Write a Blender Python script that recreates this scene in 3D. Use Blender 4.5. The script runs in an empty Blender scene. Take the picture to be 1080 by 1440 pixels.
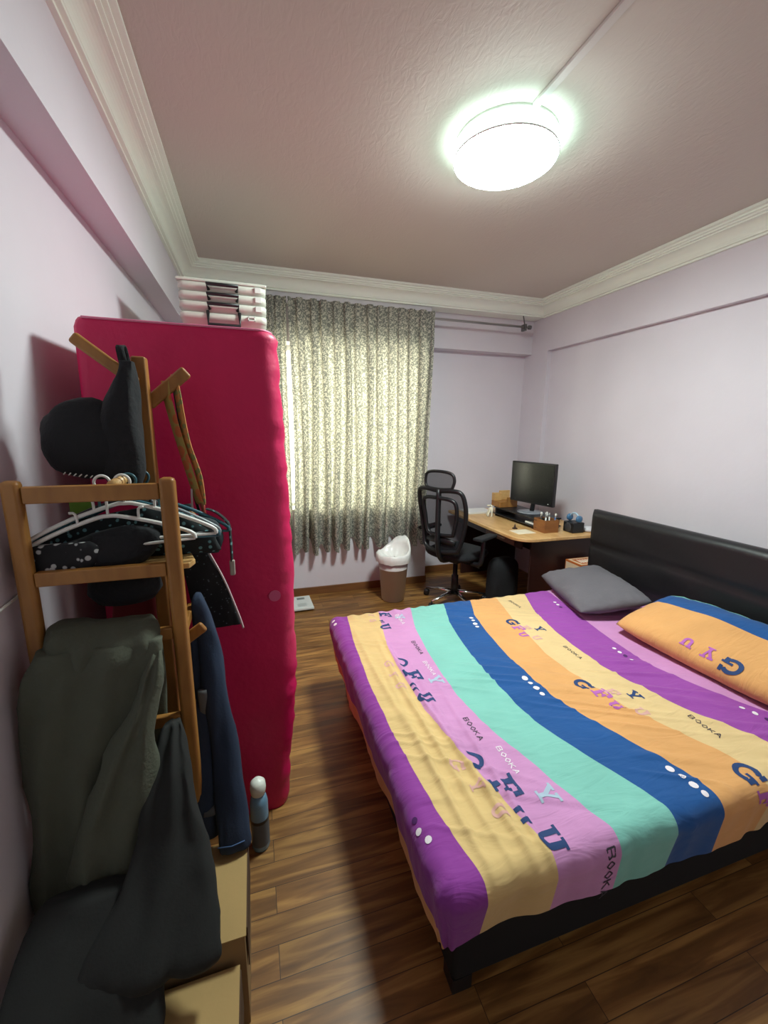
import bpy, bmesh, math, random
from mathutils import Vector, Matrix, noise
C = bpy.context.scene.collection
S = bpy.context.scene
PI = math.pi
random.seed(7)

# ---------------------------------------------------------------- camera
cam_d = bpy.data.cameras.new('camera'); cam = bpy.data.objects.new('camera', cam_d); C.objects.link(cam)
cam_d.sensor_fit = 'VERTICAL'; cam_d.sensor_height = 36; cam_d.lens = 585 / 1440 * 36; cam_d.clip_start = 0.02
right = Vector((0.95463542, -0.2976463, 0.0088258)); up = Vector((0.04999955, 0.18943992, 0.98061846)); fwd = Vector((0.29354941, 0.93569183, -0.19572824))
M = Matrix(((right.x, up.x, -fwd.x, 0), (right.y, up.y, -fwd.y, 0), (right.z, up.z, -fwd.z, 1.58), (0, 0, 0, 1)))
cam.matrix_world = M
S.camera = cam
# ---------------------------------------------------------------- light, exposure
w = bpy.data.worlds.new('sky'); S.world = w; w.use_nodes = True
w.node_tree.nodes['Background'].inputs[0].default_value = (1.0, 0.93, 0.74, 1)
w.node_tree.nodes['Background'].inputs[1].default_value = 9.5
LAMP_STRENGTH = 106
S.view_settings.view_transform = 'Standard'; S.view_settings.look = 'None'
S.view_settings.exposure = 0.5; S.view_settings.gamma = 1.0; S.view_settings.use_curve_mapping = False

# ---------------------------------------------------------------- materials
def lin(c):
    if isinstance(c, str):
        c = [int(c[i:i+2], 16) / 255 for i in (0, 2, 4)]
    return tuple(((x / 12.92) if x <= 0.04045 else ((x + 0.055) / 1.055) ** 2.4) for x in c) + (1,)
MATS = {}
def mat(name, col, rough=0.6, metal=0, bump=0, bscale=60, var=0, vscale=4, sheen=0, coat=0, stretch=None, spec=0.5, coords='Object'):
    if name in MATS: return MATS[name]
    m = bpy.data.materials.new(name); m.use_nodes = True; nt = m.node_tree; b = nt.nodes['Principled BSDF']
    b.inputs['Base Color'].default_value = lin(col); b.inputs['Roughness'].default_value = rough; b.inputs['Metallic'].default_value = metal
    b.inputs['Sheen Weight'].default_value = sheen; b.inputs['Coat Weight'].default_value = coat
    b.inputs['Specular IOR Level'].default_value = spec
    tc = nt.nodes.new('ShaderNodeTexCoord'); mp = nt.nodes.new('ShaderNodeMapping'); nt.links.new(tc.outputs[coords], mp.inputs[0])
    if stretch: mp.inputs['Scale'].default_value = stretch
    if var:
        n = nt.nodes.new('ShaderNodeTexNoise'); n.inputs['Scale'].default_value = vscale; n.inputs['Detail'].default_value = 5
        nt.links.new(mp.outputs[0], n.inputs['Vector'])
        r = nt.nodes.new('ShaderNodeValToRGB'); r.color_ramp.elements[0].position = 0.3; r.color_ramp.elements[1].position = 0.7
        c = lin(col); r.color_ramp.elements[0].color = tuple(x * (1 - var) for x in c[:3]) + (1,); r.color_ramp.elements[1].color = tuple(min(1, x * (1 + var)) for x in c[:3]) + (1,)
        nt.links.new(n.outputs[0], r.inputs[0]); nt.links.new(r.outputs[0], b.inputs['Base Color'])
    if bump:
        n2 = nt.nodes.new('ShaderNodeTexNoise'); n2.inputs['Scale'].default_value = bscale; n2.inputs['Detail'].default_value = 4
        nt.links.new(mp.outputs[0], n2.inputs['Vector'])
        bp = nt.nodes.new('ShaderNodeBump'); bp.inputs['Strength'].default_value = bump; bp.inputs['Distance'].default_value = 0.01
        nt.links.new(n2.outputs[0], bp.inputs['Height']); nt.links.new(bp.outputs[0], b.inputs['Normal'])
    MATS[name] = m
    return m

def floor_mat():
    m = bpy.data.materials.new('wood_laminate'); m.use_nodes = True; nt = m.node_tree; b = nt.nodes['Principled BSDF']; N = nt.nodes.new; L = nt.links.new
    tc = N('ShaderNodeTexCoord')
    br = N('ShaderNodeTexBrick'); br.offset = 0.37; br.inputs['Scale'].default_value = 1; br.inputs['Brick Width'].default_value = 0.85; br.inputs['Row Height'].default_value = 0.088
    br.inputs['Mortar Size'].default_value = 0.0012; br.inputs['Mortar Smooth'].default_value = 0.2; br.inputs['Bias'].default_value = 0
    br.inputs['Color1'].default_value = (0, 0, 0, 1); br.inputs['Color2'].default_value = (1, 1, 1, 1); br.inputs['Mortar'].default_value = (0.5, 0.5, 0.5, 1)
    L(tc.outputs['Object'], br.inputs['Vector'])
    # grain: noise stretched along X, offset by plank tone
    mp = N('ShaderNodeMapping'); mp.inputs['Scale'].default_value = (1.6, 16, 1); L(tc.outputs['Object'], mp.inputs[0])
    add = N('ShaderNodeVectorMath'); add.operation = 'ADD'; L(mp.outputs[0], add.inputs[0])
    sc = N('ShaderNodeVectorMath'); sc.operation = 'SCALE'; sc.inputs['Scale'].default_value = 17; L(br.outputs['Color'], sc.inputs[0]); L(sc.outputs[0], add.inputs[1])
    n = N('ShaderNodeTexNoise'); n.inputs['Scale'].default_value = 1.5; n.inputs['Detail'].default_value = 6; n.inputs['Distortion'].default_value = 0.9; L(add.outputs[0], n.inputs['Vector'])
    r = N('ShaderNodeValToRGB'); cr = r.color_ramp
    cr.elements[0].position = 0.28; cr.elements[0].color = lin('5a3a1a'); cr.elements[1].position = 0.72; cr.elements[1].color = lin('ae8144')
    e = cr.elements.new(0.47); e.color = lin('7c5429'); e = cr.elements.new(0.58); e.color = lin('976d3a')
    L(n.outputs[0], r.inputs[0])
    hs = N('ShaderNodeHueSaturation'); L(r.outputs[0], hs.inputs['Color'])
    mr = N('ShaderNodeMapRange'); mr.inputs['To Min'].default_value = 0.82; mr.inputs['To Max'].default_value = 1.15; L(br.outputs['Color'], mr.inputs[0]); L(mr.outputs[0], hs.inputs['Value'])
    mx = N('ShaderNodeMix'); mx.data_type = 'RGBA'; L(br.outputs['Fac'], mx.inputs[0]); L(hs.outputs[0], mx.inputs[6]); mx.inputs[7].default_value = lin('3a2413')
    L(mx.outputs[2], b.inputs['Base Color']); b.inputs['Roughness'].default_value = 0.42
    bp = N('ShaderNodeBump'); bp.inputs['Strength'].default_value = 0.15; bp.inputs['Distance'].default_value = 0.003; L(n.outputs[0], bp.inputs['Height']); L(bp.outputs[0], b.inputs['Normal'])
    return m

def wood(name, c0, c1, axis=(1, 1, 1), rough=0.45):
    m = bpy.data.materials.new(name); m.use_nodes = True; nt = m.node_tree; b = nt.nodes['Principled BSDF']; N = nt.nodes.new; L = nt.links.new
    tc = N('ShaderNodeTexCoord'); mp = N('ShaderNodeMapping'); mp.inputs['Scale'].default_value = axis; L(tc.outputs['Object'], mp.inputs[0])
    n = N('ShaderNodeTexNoise'); n.inputs['Scale'].default_value = 8; n.inputs['Detail'].default_value = 5; n.inputs['Distortion'].default_value = 0.6; L(mp.outputs[0], n.inputs['Vector'])
    r = N('ShaderNodeValToRGB'); r.color_ramp.elements[0].position = 0.3; r.color_ramp.elements[0].color = lin(c0); r.color_ramp.elements[1].position = 0.7; r.color_ramp.elements[1].color = lin(c1)
    L(n.outputs[0], r.inputs[0]); L(r.outputs[0], b.inputs['Base Color']); b.inputs['Roughness'].default_value = rough
    return m

def ceiling_mat():
    m = bpy.data.materials.new('brushed_plaster'); m.use_nodes = True; nt = m.node_tree; b = nt.nodes['Principled BSDF']; N = nt.nodes.new; L = nt.links.new
    b.inputs['Base Color'].default_value = lin('cdc4bc'); b.inputs['Roughness'].default_value = 0.75
    tc = N('ShaderNodeTexCoord'); mp = N('ShaderNodeMapping'); mp.inputs['Scale'].default_value = (1, 0.42, 1); mp.inputs['Rotation'].default_value = (0, 0, 0.3); L(tc.outputs['Object'], mp.inputs[0])
    n = N('ShaderNodeTexNoise'); n.inputs['Scale'].default_value = 38; n.inputs['Detail'].default_value = 6; n.inputs['Distortion'].default_value = 1.5; L(mp.outputs[0], n.inputs['Vector'])
    n2 = N('ShaderNodeTexNoise'); n2.inputs['Scale'].default_value = 3; n2.inputs['Detail'].default_value = 2; L(tc.outputs['Object'], n2.inputs['Vector'])
    mu = N('ShaderNodeMath'); mu.operation = 'MULTIPLY'; L(n.outputs[0], mu.inputs[0]); L(n2.outputs[0], mu.inputs[1])
    bp = N('ShaderNodeBump'); bp.inputs['Strength'].default_value = 0.35; bp.inputs['Distance'].default_value = 0.008; L(mu.outputs[0], bp.inputs['Height']); L(bp.outputs[0], b.inputs['Normal'])
    return m

def curtain_mat():
    m = bpy.data.materials.new('patterned_curtain_cloth'); m.use_nodes = True; nt = m.node_tree; N = nt.nodes.new; L = nt.links.new
    out = nt.nodes['Material Output']; nt.nodes.remove(nt.nodes['Principled BSDF'])
    uv = N('ShaderNodeTexCoord')
    # leafy twig pattern: distorted zig-zag waves broken by noise
    w1 = N('ShaderNodeTexWave'); w1.wave_type = 'BANDS'; w1.bands_direction = 'DIAGONAL'; w1.inputs['Scale'].default_value = 16; w1.inputs['Distortion'].default_value = 9; w1.inputs['Detail'].default_value = 2; w1.inputs['Detail Scale'].default_value = 2.2; L(uv.outputs['UV'], w1.inputs['Vector'])
    mp = N('ShaderNodeMapping'); mp.inputs['Scale'].default_value = (-1, 1, 1); L(uv.outputs['UV'], mp.inputs[0])
    w2 = N('ShaderNodeTexWave'); w2.wave_type = 'BANDS'; w2.bands_direction = 'DIAGONAL'; w2.inputs['Scale'].default_value = 14; w2.inputs['Distortion'].default_value = 10; w2.inputs['Detail'].default_value = 2; w2.inputs['Detail Scale'].default_value = 2.5; L(mp.outputs[0], w2.inputs['Vector'])
    mn = N('ShaderNodeMath'); mn.operation = 'MULTIPLY'; L(w1.outputs['Fac'], mn.inputs[0]); L(w2.outputs['Fac'], mn.inputs[1])
    r = N('ShaderNodeValToRGB'); cr = r.color_ramp; cr.elements[0].position = 0.10; cr.elements[0].color = lin('80827c'); cr.elements[1].position = 0.30; cr.elements[1].color = lin('c9c6b8')
    L(mn.outputs[0], r.inputs[0])
    d = N('ShaderNodeBsdfDiffuse'); t = N('ShaderNodeBsdfTranslucent'); L(r.outputs[0], d.inputs[0]); L(r.outputs[0], t.inputs[0])
    mix = N('ShaderNodeMixShader'); mix.inputs[0].default_value = 0.42; L(d.outputs[0], mix.inputs[1]); L(t.outputs[0], mix.inputs[2]); L(mix.outputs[0], out.inputs[0])
    return m

def glass_mat():
    m = bpy.data.materials.new('window_glass'); m.use_nodes = True; nt = m.node_tree; N = nt.nodes.new; L = nt.links.new
    out = nt.nodes['Material Output']; nt.nodes.remove(nt.nodes['Principled BSDF'])
    a = N('ShaderNodeBsdfTransparent'); a.inputs[0].default_value = (0.92, 0.95, 0.93, 1); g = N('ShaderNodeBsdfGlossy'); g.inputs['Roughness'].default_value = 0.02
    mix = N('ShaderNodeMixShader'); mix.inputs[0].default_value = 0.06; L(a.outputs[0], mix.inputs[1]); L(g.outputs[0], mix.inputs[2]); L(mix.outputs[0], out.inputs[0])
    return m

def mesh_net_mat():
    m = bpy.data.materials.new('chair_netting'); m.use_nodes = True; nt = m.node_tree; N = nt.nodes.new; L = nt.links.new
    out = nt.nodes['Material Output']; nt.nodes.remove(nt.nodes['Principled BSDF'])
    a = N('ShaderNodeBsdfTransparent'); g = N('ShaderNodeBsdfDiffuse'); g.inputs[0].default_value = lin('26282c')
    mix = N('ShaderNodeMixShader'); mix.inputs[0].default_value = 0.72; L(a.outputs[0], mix.inputs[1]); L(g.outputs[0], mix.inputs[2]); L(mix.outputs[0], out.inputs[0])
    return m

def sheet_mat():
    m = bpy.data.materials.new('striped_bed_cloth'); m.use_nodes = True; nt = m.node_tree; b = nt.nodes['Principled BSDF']; N = nt.nodes.new; L = nt.links.new
    uv = N('ShaderNodeUVMap'); uv.uv_map = 'stripes'; sx = N('ShaderNodeSeparateXYZ'); L(uv.outputs[0], sx.inputs[0])
    r = N('ShaderNodeValToRGB'); cr = r.color_ramp; cr.interpolation = 'CONSTANT'
    cols = ['d09760', '883a92', 'd3b57c', 'c58cbc', '7cbcb0', '1a4f8c', 'd59d62', 'd6b986', '92449c', 'c488ba']
    cr.elements[0].position = 0; cr.elements[0].color = lin(cols[0]); cr.elements[1].position = 0.1; cr.elements[1].color = lin(cols[1])
    for i in range(2, 10):
        e = cr.elements.new(i / 10); e.color = lin(cols[i])
    L(sx.outputs[0], r.inputs[0])
    n = N('ShaderNodeTexNoise'); n.inputs['Scale'].default_value = 7; n.inputs['Detail'].default_value = 6
    tc = N('ShaderNodeTexCoord'); L(tc.outputs['Object'], n.inputs['Vector'])
    hs = N('ShaderNodeHueSaturation'); mr = N('ShaderNodeMapRange'); mr.inputs['From Min'].default_value = 0.3; mr.inputs['From Max'].default_value = 0.7; mr.inputs['To Min'].default_value = 0.94; mr.inputs['To Max'].default_value = 1.05
    L(n.outputs[0], mr.inputs[0]); L(mr.outputs[0], hs.inputs['Value']); L(r.outputs[0], hs.inputs['Color']); L(hs.outputs[0], b.inputs['Base Color'])
    b.inputs['Roughness'].default_value = 0.8; b.inputs['Sheen Weight'].default_value = 0.15; b.inputs['Specular IOR Level'].default_value = 0.2
    n2 = N('ShaderNodeTexNoise'); n2.inputs['Scale'].default_value = 9; n2.inputs['Detail'].default_value = 3; n2.inputs['Distortion'].default_value = 1.5
    mp = N('ShaderNodeMapping'); mp.inputs['Rotation'].default_value = (0, 0, 0.5); mp.inputs['Scale'].default_value = (0.6, 2.2, 1); L(tc.outputs['Object'], mp.inputs[0]); L(mp.outputs[0], n2.inputs['Vector'])
    bp = N('ShaderNodeBump'); bp.inputs['Strength'].default_value = 0.28; bp.inputs['Distance'].default_value = 0.02; L(n2.outputs[0], bp.inputs['Height']); L(bp.outputs[0], b.inputs['Normal'])
    return m

WALL = mat('lavender_paint', 'd9d2da', 0.7, bump=0.12, bscale=18, var=0.03, vscale=2)
CORN = mat('cornice_plaster', 'f4f9ee', 0.55)
WHITE = mat('white_plastic', 'e2e4de', 0.4)
OAK = wood('rack_wood', '8c5d2a', 'a67438', (3, 3, 0.6))
OAKP = wood('rack_wood_pale', 'c69a5e', 'd2ac72', (3, 0.6, 3))
BLK = mat('black_plastic', '17181b', 0.42)
BLKF = mat('black_fabric', '15161a', 0.9, bump=0.3, bscale=90)
CHROME = mat('chrome', 'd8d8d8', 0.18, metal=1)
FLOORM = floor_mat()
BROWN = wood('baseboard_wood', '6b4528', '80542f', (0.5, 3, 3))

# ---------------------------------------------------------------- geometry helpers
def link(name, bm, m, parent=None, smooth=False, bevel=0, loc=None, recalc=True, segs=2):
    if recalc: bmesh.ops.recalc_face_normals(bm, faces=bm.faces)
    me = bpy.data.meshes.new(name)
    bm.to_mesh(me); bm.free()
    for mm in (m if isinstance(m, (list, tuple)) else [m]): me.materials.append(mm)
    if smooth: me.polygons.foreach_set('use_smooth', [True] * len(me.polygons))
    o = bpy.data.objects.new(name, me); C.objects.link(o)
    if parent: o.parent = parent
    if loc is not None: o.location = loc
    if bevel:
        md = o.modifiers.new('bevel', 'BEVEL'); md.width = bevel; md.segments = segs; md.limit_method = 'ANGLE'; md.angle_limit = 0.6
        if not smooth: me.polygons.foreach_set('use_smooth', [True] * len(me.polygons)); md.harden_normals = True
    return o
def tag(o, label, cat, group=None, kind=None):
    o['label'] = label; o['category'] = cat
    if group: o['group'] = group
    if kind: o['kind'] = kind
    return o
def thing(name, label, cat, loc=(0, 0, 0), rz=0, group=None):
    o = bpy.data.objects.new(name, None); C.objects.link(o); o.location = loc; o.rotation_euler = (0, 0, rz); o.empty_display_size = 0.05
    return tag(o, label, cat, group)
def struct(o):
    o['kind'] = 'structure'; return o
def B(): return bmesh.new()
def box(bm, x0, x1, y0, y1, z0, z1, mtx=None, mi=0):
    vs = [bm.verts.new(Vector((x, y, z)) if mtx is None else mtx @ Vector((x, y, z))) for x in (x0, x1) for y in (y0, y1) for z in (z0, z1)]
    for f in ((0, 1, 3, 2), (4, 6, 7, 5), (0, 4, 5, 1), (2, 3, 7, 6), (0, 2, 6, 4), (1, 5, 7, 3)):
        fc = bm.faces.new([vs[i] for i in f]); fc.material_index = mi
    return bm
def lathe(bm, prof, n=32, mtx=None, cap=True, mi=0):
    rings = []
    for r, z in prof:
        rings.append([bm.verts.new((mtx or Matrix()) @ Vector((r * math.cos(2 * PI * i / n), r * math.sin(2 * PI * i / n), z))) for i in range(n)])
    for a, b in zip(rings, rings[1:]):
        for i in range(n):
            f = bm.faces.new((a[i], a[(i + 1) % n], b[(i + 1) % n], b[i])); f.material_index = mi
    if cap:
        bm.faces.new(rings[0][::-1]).material_index = mi; bm.faces.new(rings[-1]).material_index = mi
    return bm
def tube(bm, pts, r, n=8, closed=False, flat=None, mi=0):
    pts = [Vector(p) for p in pts]; rs = r if isinstance(r, (list, tuple)) else [r] * len(pts)
    rings = []; N = len(pts); prev = None
    for i, p in enumerate(pts):
        if closed: t = (pts[(i + 1) % N] - pts[i - 1])
        else: t = pts[min(i + 1, N - 1)] - pts[max(i - 1, 0)]
        t.normalize()
        if prev is None:
            a = Vector((0, 0, 1)) if abs(t.z) < 0.9 else Vector((0, 1, 0))
            u = t.cross(a).normalized()
        else:
            u = (prev - t * prev.dot(t)).normalized()
        prev = u; v = t.cross(u)
        fu, fv = (flat or (1, 1))
        rings.append([bm.verts.new(p + (u * math.cos(2 * PI * k / n) * fu + v * math.sin(2 * PI * k / n) * fv) * rs[i]) for k in range(n)])
    pairs = list(zip(rings, rings[1:])) + ([(rings[-1], rings[0])] if closed else [])
    for a, b in pairs:
        for k in range(n): bm.faces.new((a[k], a[(k + 1) % n], b[(k + 1) % n], b[k])).material_index = mi
    if not closed:
        bm.faces.new(rings[0][::-1]).material_index = mi; bm.faces.new(rings[-1]).material_index = mi
    return bm
def interp(tab, x):
    if x <= tab[0][0]: return tab[0][1]
    for (a, va), (b, vb) in zip(tab, tab[1:]):
        if x <= b: return va + (vb - va) * (x - a) / (b - a)
    return tab[-1][1]
def smoothcurve(pts, k=6):
    out = []; P = [Vector(p) for p in pts]
    for i in range(len(P) - 1):
        p0 = P[max(i - 1, 0)]; p1 = P[i]; p2 = P[i + 1]; p3 = P[min(i + 2, len(P) - 1)]
        for j in range(k):
            t = j / k
            out.append(0.5 * ((2 * p1) + (p2 - p0) * t + (2 * p0 - 5 * p1 + 4 * p2 - p3) * t * t + (3 * p1 - p0 - 3 * p2 + p3) * t ** 3))
    out.append(P[-1]); return out
def loft(bm, rows, n=40, k=5, amp=0.006, freq=14, seed=0, power=2.6, fold=0.0, nf=5, stretch=0.25):
    """rows: (z, xleft, xright, y, half_thickness[, tilt]) - closed fabric tube with wrinkles"""
    R = smoothcurve4([tuple(r) for r in rows], k)
    rings = []
    for ri, (z, xl, xr, y, d) in enumerate(R):
        cx = (xl + xr) / 2; hw = (xr - xl) / 2; ring = []
        for i in range(n):
            a = 2 * PI * i / n; c, s = math.cos(a), math.sin(a)
            px = math.copysign(abs(c) ** (2 / power), c) * hw; py = math.copysign(abs(s) ** (2 / power), s) * d
            q = Vector(((cx + px) * freq, (y + py) * freq, z * freq * stretch + seed * 7.1))
            w_ = noise.noise(q) * amp * 2 + noise.noise(q * 2.7) * amp * 0.7
            fd = fold * math.sin(px / max(hw, 1e-3) * PI * nf + seed + 0.8 * math.sin(z * 6)) * (1 if py < 0 else 0.4)
            ring.append(bm.verts.new((cx + px + c * w_, y + py - (abs(s) ** 0.5) * math.copysign(w_ , -s) + fd, z + noise.noise(q * 0.6) * amp)))
        rings.append(ring)
    for v in bm.verts: v.co.x = max(v.co.x, -0.596)
    for a, b in zip(rings, rings[1:]):
        for i in range(n): bm.faces.new((a[i], a[(i + 1) % n], b[(i + 1) % n], b[i]))
    bm.faces.new(rings[0][::-1]); bm.faces.new(rings[-1])
    return bm
def smoothcurve4(rows, k):
    out = []
    for i in range(len(rows) - 1):
        p0 = rows[max(i - 1, 0)]; p1 = rows[i]; p2 = rows[i + 1]; p3 = rows[min(i + 2, len(rows) - 1)]
        for j in range(k):
            t = j / k
            out.append(tuple(0.5 * (2 * b + (c - a) * t + (2 * a - 5 * b + 4 * c - d) * t * t + (3 * b - a - 3 * c + d) * t ** 3) for a, b, c, d in zip(p0, p1, p2, p3)))
    out.append(rows[-1]); return out
def copy_tree(o, parent=None):
    c = o.copy(); C.objects.link(c); c.parent = parent
    for ch in list(o.children): copy_tree(ch, c)
    return c

# ================================================================ STRUCTURE
CZ = 2.83; XL, XLL = -0.47, -0.60; XR, XRR = 2.89, 2.94; YB = 3.84; YU, YR = 4.00, 4.12; YF = -0.45; SOF = 2.37
bm = box(B(), -0.75, 3.1, -0.6, 4.4, -0.1, 0); struct(link('floor', bm, FLOORM))
bm = box(B(), -0.75, 3.1, -0.6, 4.4, CZ, CZ + 0.1); struct(link('ceiling', bm, ceiling_mat()))
bm = B(); box(bm, -0.72, XLL, YF, 4.3, 0, CZ); box(bm, XLL, XL, YF, 3.9, SOF + 0.02, CZ); struct(link('wall_left', bm, WALL))
bm = B(); box(bm, XRR, 3.06, YF, 4.3, 0, CZ); box(bm, XR, XRR, YF, 4.3, SOF, CZ); box(bm, XR, XRR, 3.74, 4.3, 0, SOF); box(bm, XR, XRR, YF, -0.2, 0, SOF); struct(link('wall_right', bm, WALL))
bm = B()
WX0, WX1, WZ0, WZ1 = 0.20, 1.60, 0.83, 2.31
box(bm, XLL, 1.66, YB, 4.02, 0, WZ0); box(bm, XLL, 1.66, YB + 0.02, 4.02, WZ1, CZ); box(bm, XLL, WX0, YB, 4.02, WZ0, WZ1); box(bm, WX1, 1.66, YB, 4.02, WZ0, WZ1)
box(bm, 1.66, XR, YR, 4.3, 0, SOF); box(bm, 1.66, XR, YU, 4.3, SOF, CZ); box(bm, XLL, 1.66, 4.02, 4.3, 0, WZ0 - 0.0); box(bm, XLL, 1.66, 4.02, 4.3, WZ1, CZ); box(bm, XLL, WX0, 4.02, 4.3, WZ0, WZ1); box(bm, WX1, 1.66, 4.02, 4.3, WZ0, WZ1)
struct(link('wall_back', bm, WALL))
bm = B(); box(bm, -0.75, -0.5, YF - 0.12, YF, 0, CZ); box(bm, 0.42, 3.1, YF - 0.12, YF, 0, CZ); box(bm, -0.5, 0.42, YF - 0.12, YF, 2.1, CZ); struct(link('wall_front', bm, WALL))
bm = box(B(), -0.5, 0.42, YF - 0.1, YF - 0.05, 0, 2.1); d1 = struct(link('door_1', bm, wood('door_wood', '3a2418', '4c3020', (3, 3, 0.5))))
bm = lathe(B(), [(0.028, 0), (0.03, 0.02), (0.012, 0.03), (0.012, 0.05)], 16, Matrix.Translation((0.34, YF - 0.05, 1.0)) @ Matrix.Rotation(-PI / 2, 4, 'X')); link('door_handle', bm, CHROME, d1, True)
# window
bm = B()
FW = WHITE; y0, y1 = 4.04, 4.09
for (a, b_, c, d) in ((WX0, WX1, WZ0, WZ0 + .045), (WX0, WX1, WZ1 - .045, WZ1), (WX0, WX0 + .045, WZ0, WZ1), (WX1 - .045, WX1, WZ0, WZ1), (0.66, 0.70, WZ0, WZ1), (1.12, 1.16, WZ0, WZ1)):
    box(bm, a, b_, y0, y1, c, d)
wf = struct(link('window_1', bm, FW))
for a, b_ in ((WX0 + .045, 0.66), (0.70, 1.12), (1.16, WX1 - .045)):
    link('pane', box(B(), a, b_, 4.062, 4.068, WZ0 + .045, WZ1 - .045), MATS.setdefault('glass', glass_mat()), wf)
link('window_sill', box(B(), WX0, WX1, YB - 0.0, 4.04, WZ0 - 0.0, WZ0 + 0.015), CORN, wf)
# baseboards
struct(link('baseboard_back', box(B(), XLL, 1.66, YB - 0.014, YB, 0, 0.075), BROWN, bevel=0.003))
struct(link('baseboard_recess', box(box(B(), 1.66, XR, YR - 0.014, YR, 0, 0.075), 1.66, 1.674, YB, YR - .014, 0, .075), BROWN, bevel=0.003))
struct(link('baseboard_right', box(B(), XRR - 0.014, XRR, YF, 3.74, 0, 0.075), BROWN, bevel=0.003))
struct(link('baseboard_left', box(B(), XLL, XLL + 0.014, YF, YB, 0, 0.075), BROWN, bevel=0.003)) if XLL > 0 else struct(link('baseboard_left', box(B(), XLL, XLL + 0.014, YF, YB - .014, 0, 0.075), BROWN, bevel=0.003))
# cornice: stepped profile (o = distance from wall, z)
prof = [(0.0, 2.695), (0.018, 2.695), (0.018, 2.707), (0.034, 2.709), (0.034, 2.722)]
for i in range(9):
    t = i / 8 * PI / 2
    prof.append((0.036 + 0.052 * (1 - math.cos(t)), 2.724 + 0.055 * math.sin(t)))
prof += [(0.098, 2.779), (0.098, 2.788), (0.112, 2.790), (0.112, 2.799), (0.128, 2.801), (0.128, 2.811), (0.150, 2.813), (0.150, 2.829), (0.0, 2.829)]
def cornice(name, path):
    """path: list of (wall point, inward diagonal) in plan"""
    bm = B(); rings = []
    for (x, y), (dx, dy) in path:
        rings.append([bm.verts.new((x + dx * o, y + dy * o, z)) for o, z in prof])
    for a, b_ in zip(rings, rings[1:]):
        for i in range(len(prof)):
            bm.faces.new((a[i], a[(i + 1) % len(prof)], b_[(i + 1) % len(prof)], b_[i]))
    bm.faces.new(rings[0]); bm.faces.new(rings[-1][::-1])
    return struct(link(name, bm, CORN))
cornice('trim_1', [((XL, YF), (1, 0)), ((XL, YB), (1, -1))])
cornice('trim_2', [((XL, YB), (1, -1)), ((XR, YB), (-1, -1))])
cornice('trim_3', [((XR, YB), (-1, -1)), ((XR, YF), (-1, 0))])
struct(link('trim_4', box(B(), XL, XR, YB - 0.0, YU, 2.70, CZ - 0.001), CORN))

# ================================================================ CEILING LAMP
LX, LY = 1.13, 1.86
lamp = thing('ceiling_lamp', 'round white drum ceiling lamp, switched on', 'lamp', (LX, LY, CZ))
EM = bpy.data.materials.new('lamp_diffuser'); EM.use_nodes = True
b = EM.node_tree.nodes['Principled BSDF']; b.inputs['Base Color'].default_value = (0.9, 0.9, 0.9, 1); b.inputs['Emission Color'].default_value = (0.87, 1.0, 0.95, 1); b.inputs['Emission Strength'].default_value = LAMP_STRENGTH; b.inputs['Roughness'].default_value = 0.3
EM2 = EM.copy(); EM2.name = 'lamp_side'; EM2.node_tree.nodes['Principled BSDF'].inputs['Emission Strength'].default_value = LAMP_STRENGTH * 0.07; EM2.node_tree.nodes['Principled BSDF'].inputs['Emission Color'].default_value = (0.66, 1.0, 0.88, 1)
bm = lathe(B(), [(0.0001, -0.101), (0.09, -0.101), (0.17, -0.099), (0.205, -0.094), (0.219, -0.085), (0.222, -0.078)], 64, cap=False); link('diffuser', bm, EM, lamp, True)
bm = lathe(B(), [(0.2225, -0.079), (0.2265, -0.0785), (0.2265, -0.0725), (0.2245, -0.072)], 64, cap=False); link('rim', bm, mat('lamp_rim', 'f2f5f2', 0.3), lamp, True)
bm = lathe(B(), [(0.2245, -0.072), (0.226, -0.045), (0.222, -0.02), (0.214, -0.012)], 64, cap=False); link('side_wall', bm, EM2, lamp, True)
bm = lathe(B(), [(0.216, -0.014), (0.216, -0.001)], 64); link('base', bm, WHITE, lamp, True)
for (ax, ay, a) in ((-0.035, 0.02, 0.3), (0.03, -0.01, -0.9)):
    bm = tube(B(), [(ax, ay, -0.1025), (ax + 0.022 * math.cos(a), ay + 0.022 * math.sin(a), -0.1025), (ax + 0.04 * math.cos(a + .4), ay + 0.04 * math.sin(a + .4), -0.1025)], 0.0022, 6); link('dead_insect_mark', bm, mat('grey_mark', '8a8f88', 0.8), lamp)
tag(link('cable_trunking', box(B(), 1.105, 1.135, YF + 0.02, LY - 0.217, CZ - 0.014, CZ - 0.0005), mat('trunking_white', 'cfcac6', 0.5), bevel=0.003), 'slim white cable trunking running across ceiling to the lamp', 'cable trunking')

# ================================================================ CURTAINS
rail = thing('curtain_rail', 'thin metal curtain rail under the back cornice', 'curtain rail', (0, 0, 0))
link('rod', tube(B(), [(-0.4, 3.80, 2.585), (2.68, 3.80, 2.585)], 0.011, 12), mat('rail_metal', 'a9a6a4', 0.35, metal=0.6), rail, True)
for x in (0.05, 2.64):
    bm = box(B(), x - 0.012, x + 0.012, 3.78, 3.84, 2.55, 2.61); tube(bm, [(x, 3.80, 2.60), (x, 3.835, 2.70)], 0.006, 8); link('bracket', bm, mat('bracket_grey', '6d6a6a', 0.4, metal=0.5), rail)
link('end_cap', lathe(B(), [(0.012, 0), (0.02, 0.005), (0.02, 0.03), (0.008, 0.036)], 16, Matrix.Translation((2.68, 3.80, 2.585)) @ Matrix.Rotation(PI / 2, 4, 'Y')), mat('bracket_grey', '6d6a6a'), rail, True)
CUR = curtain_mat()
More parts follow.
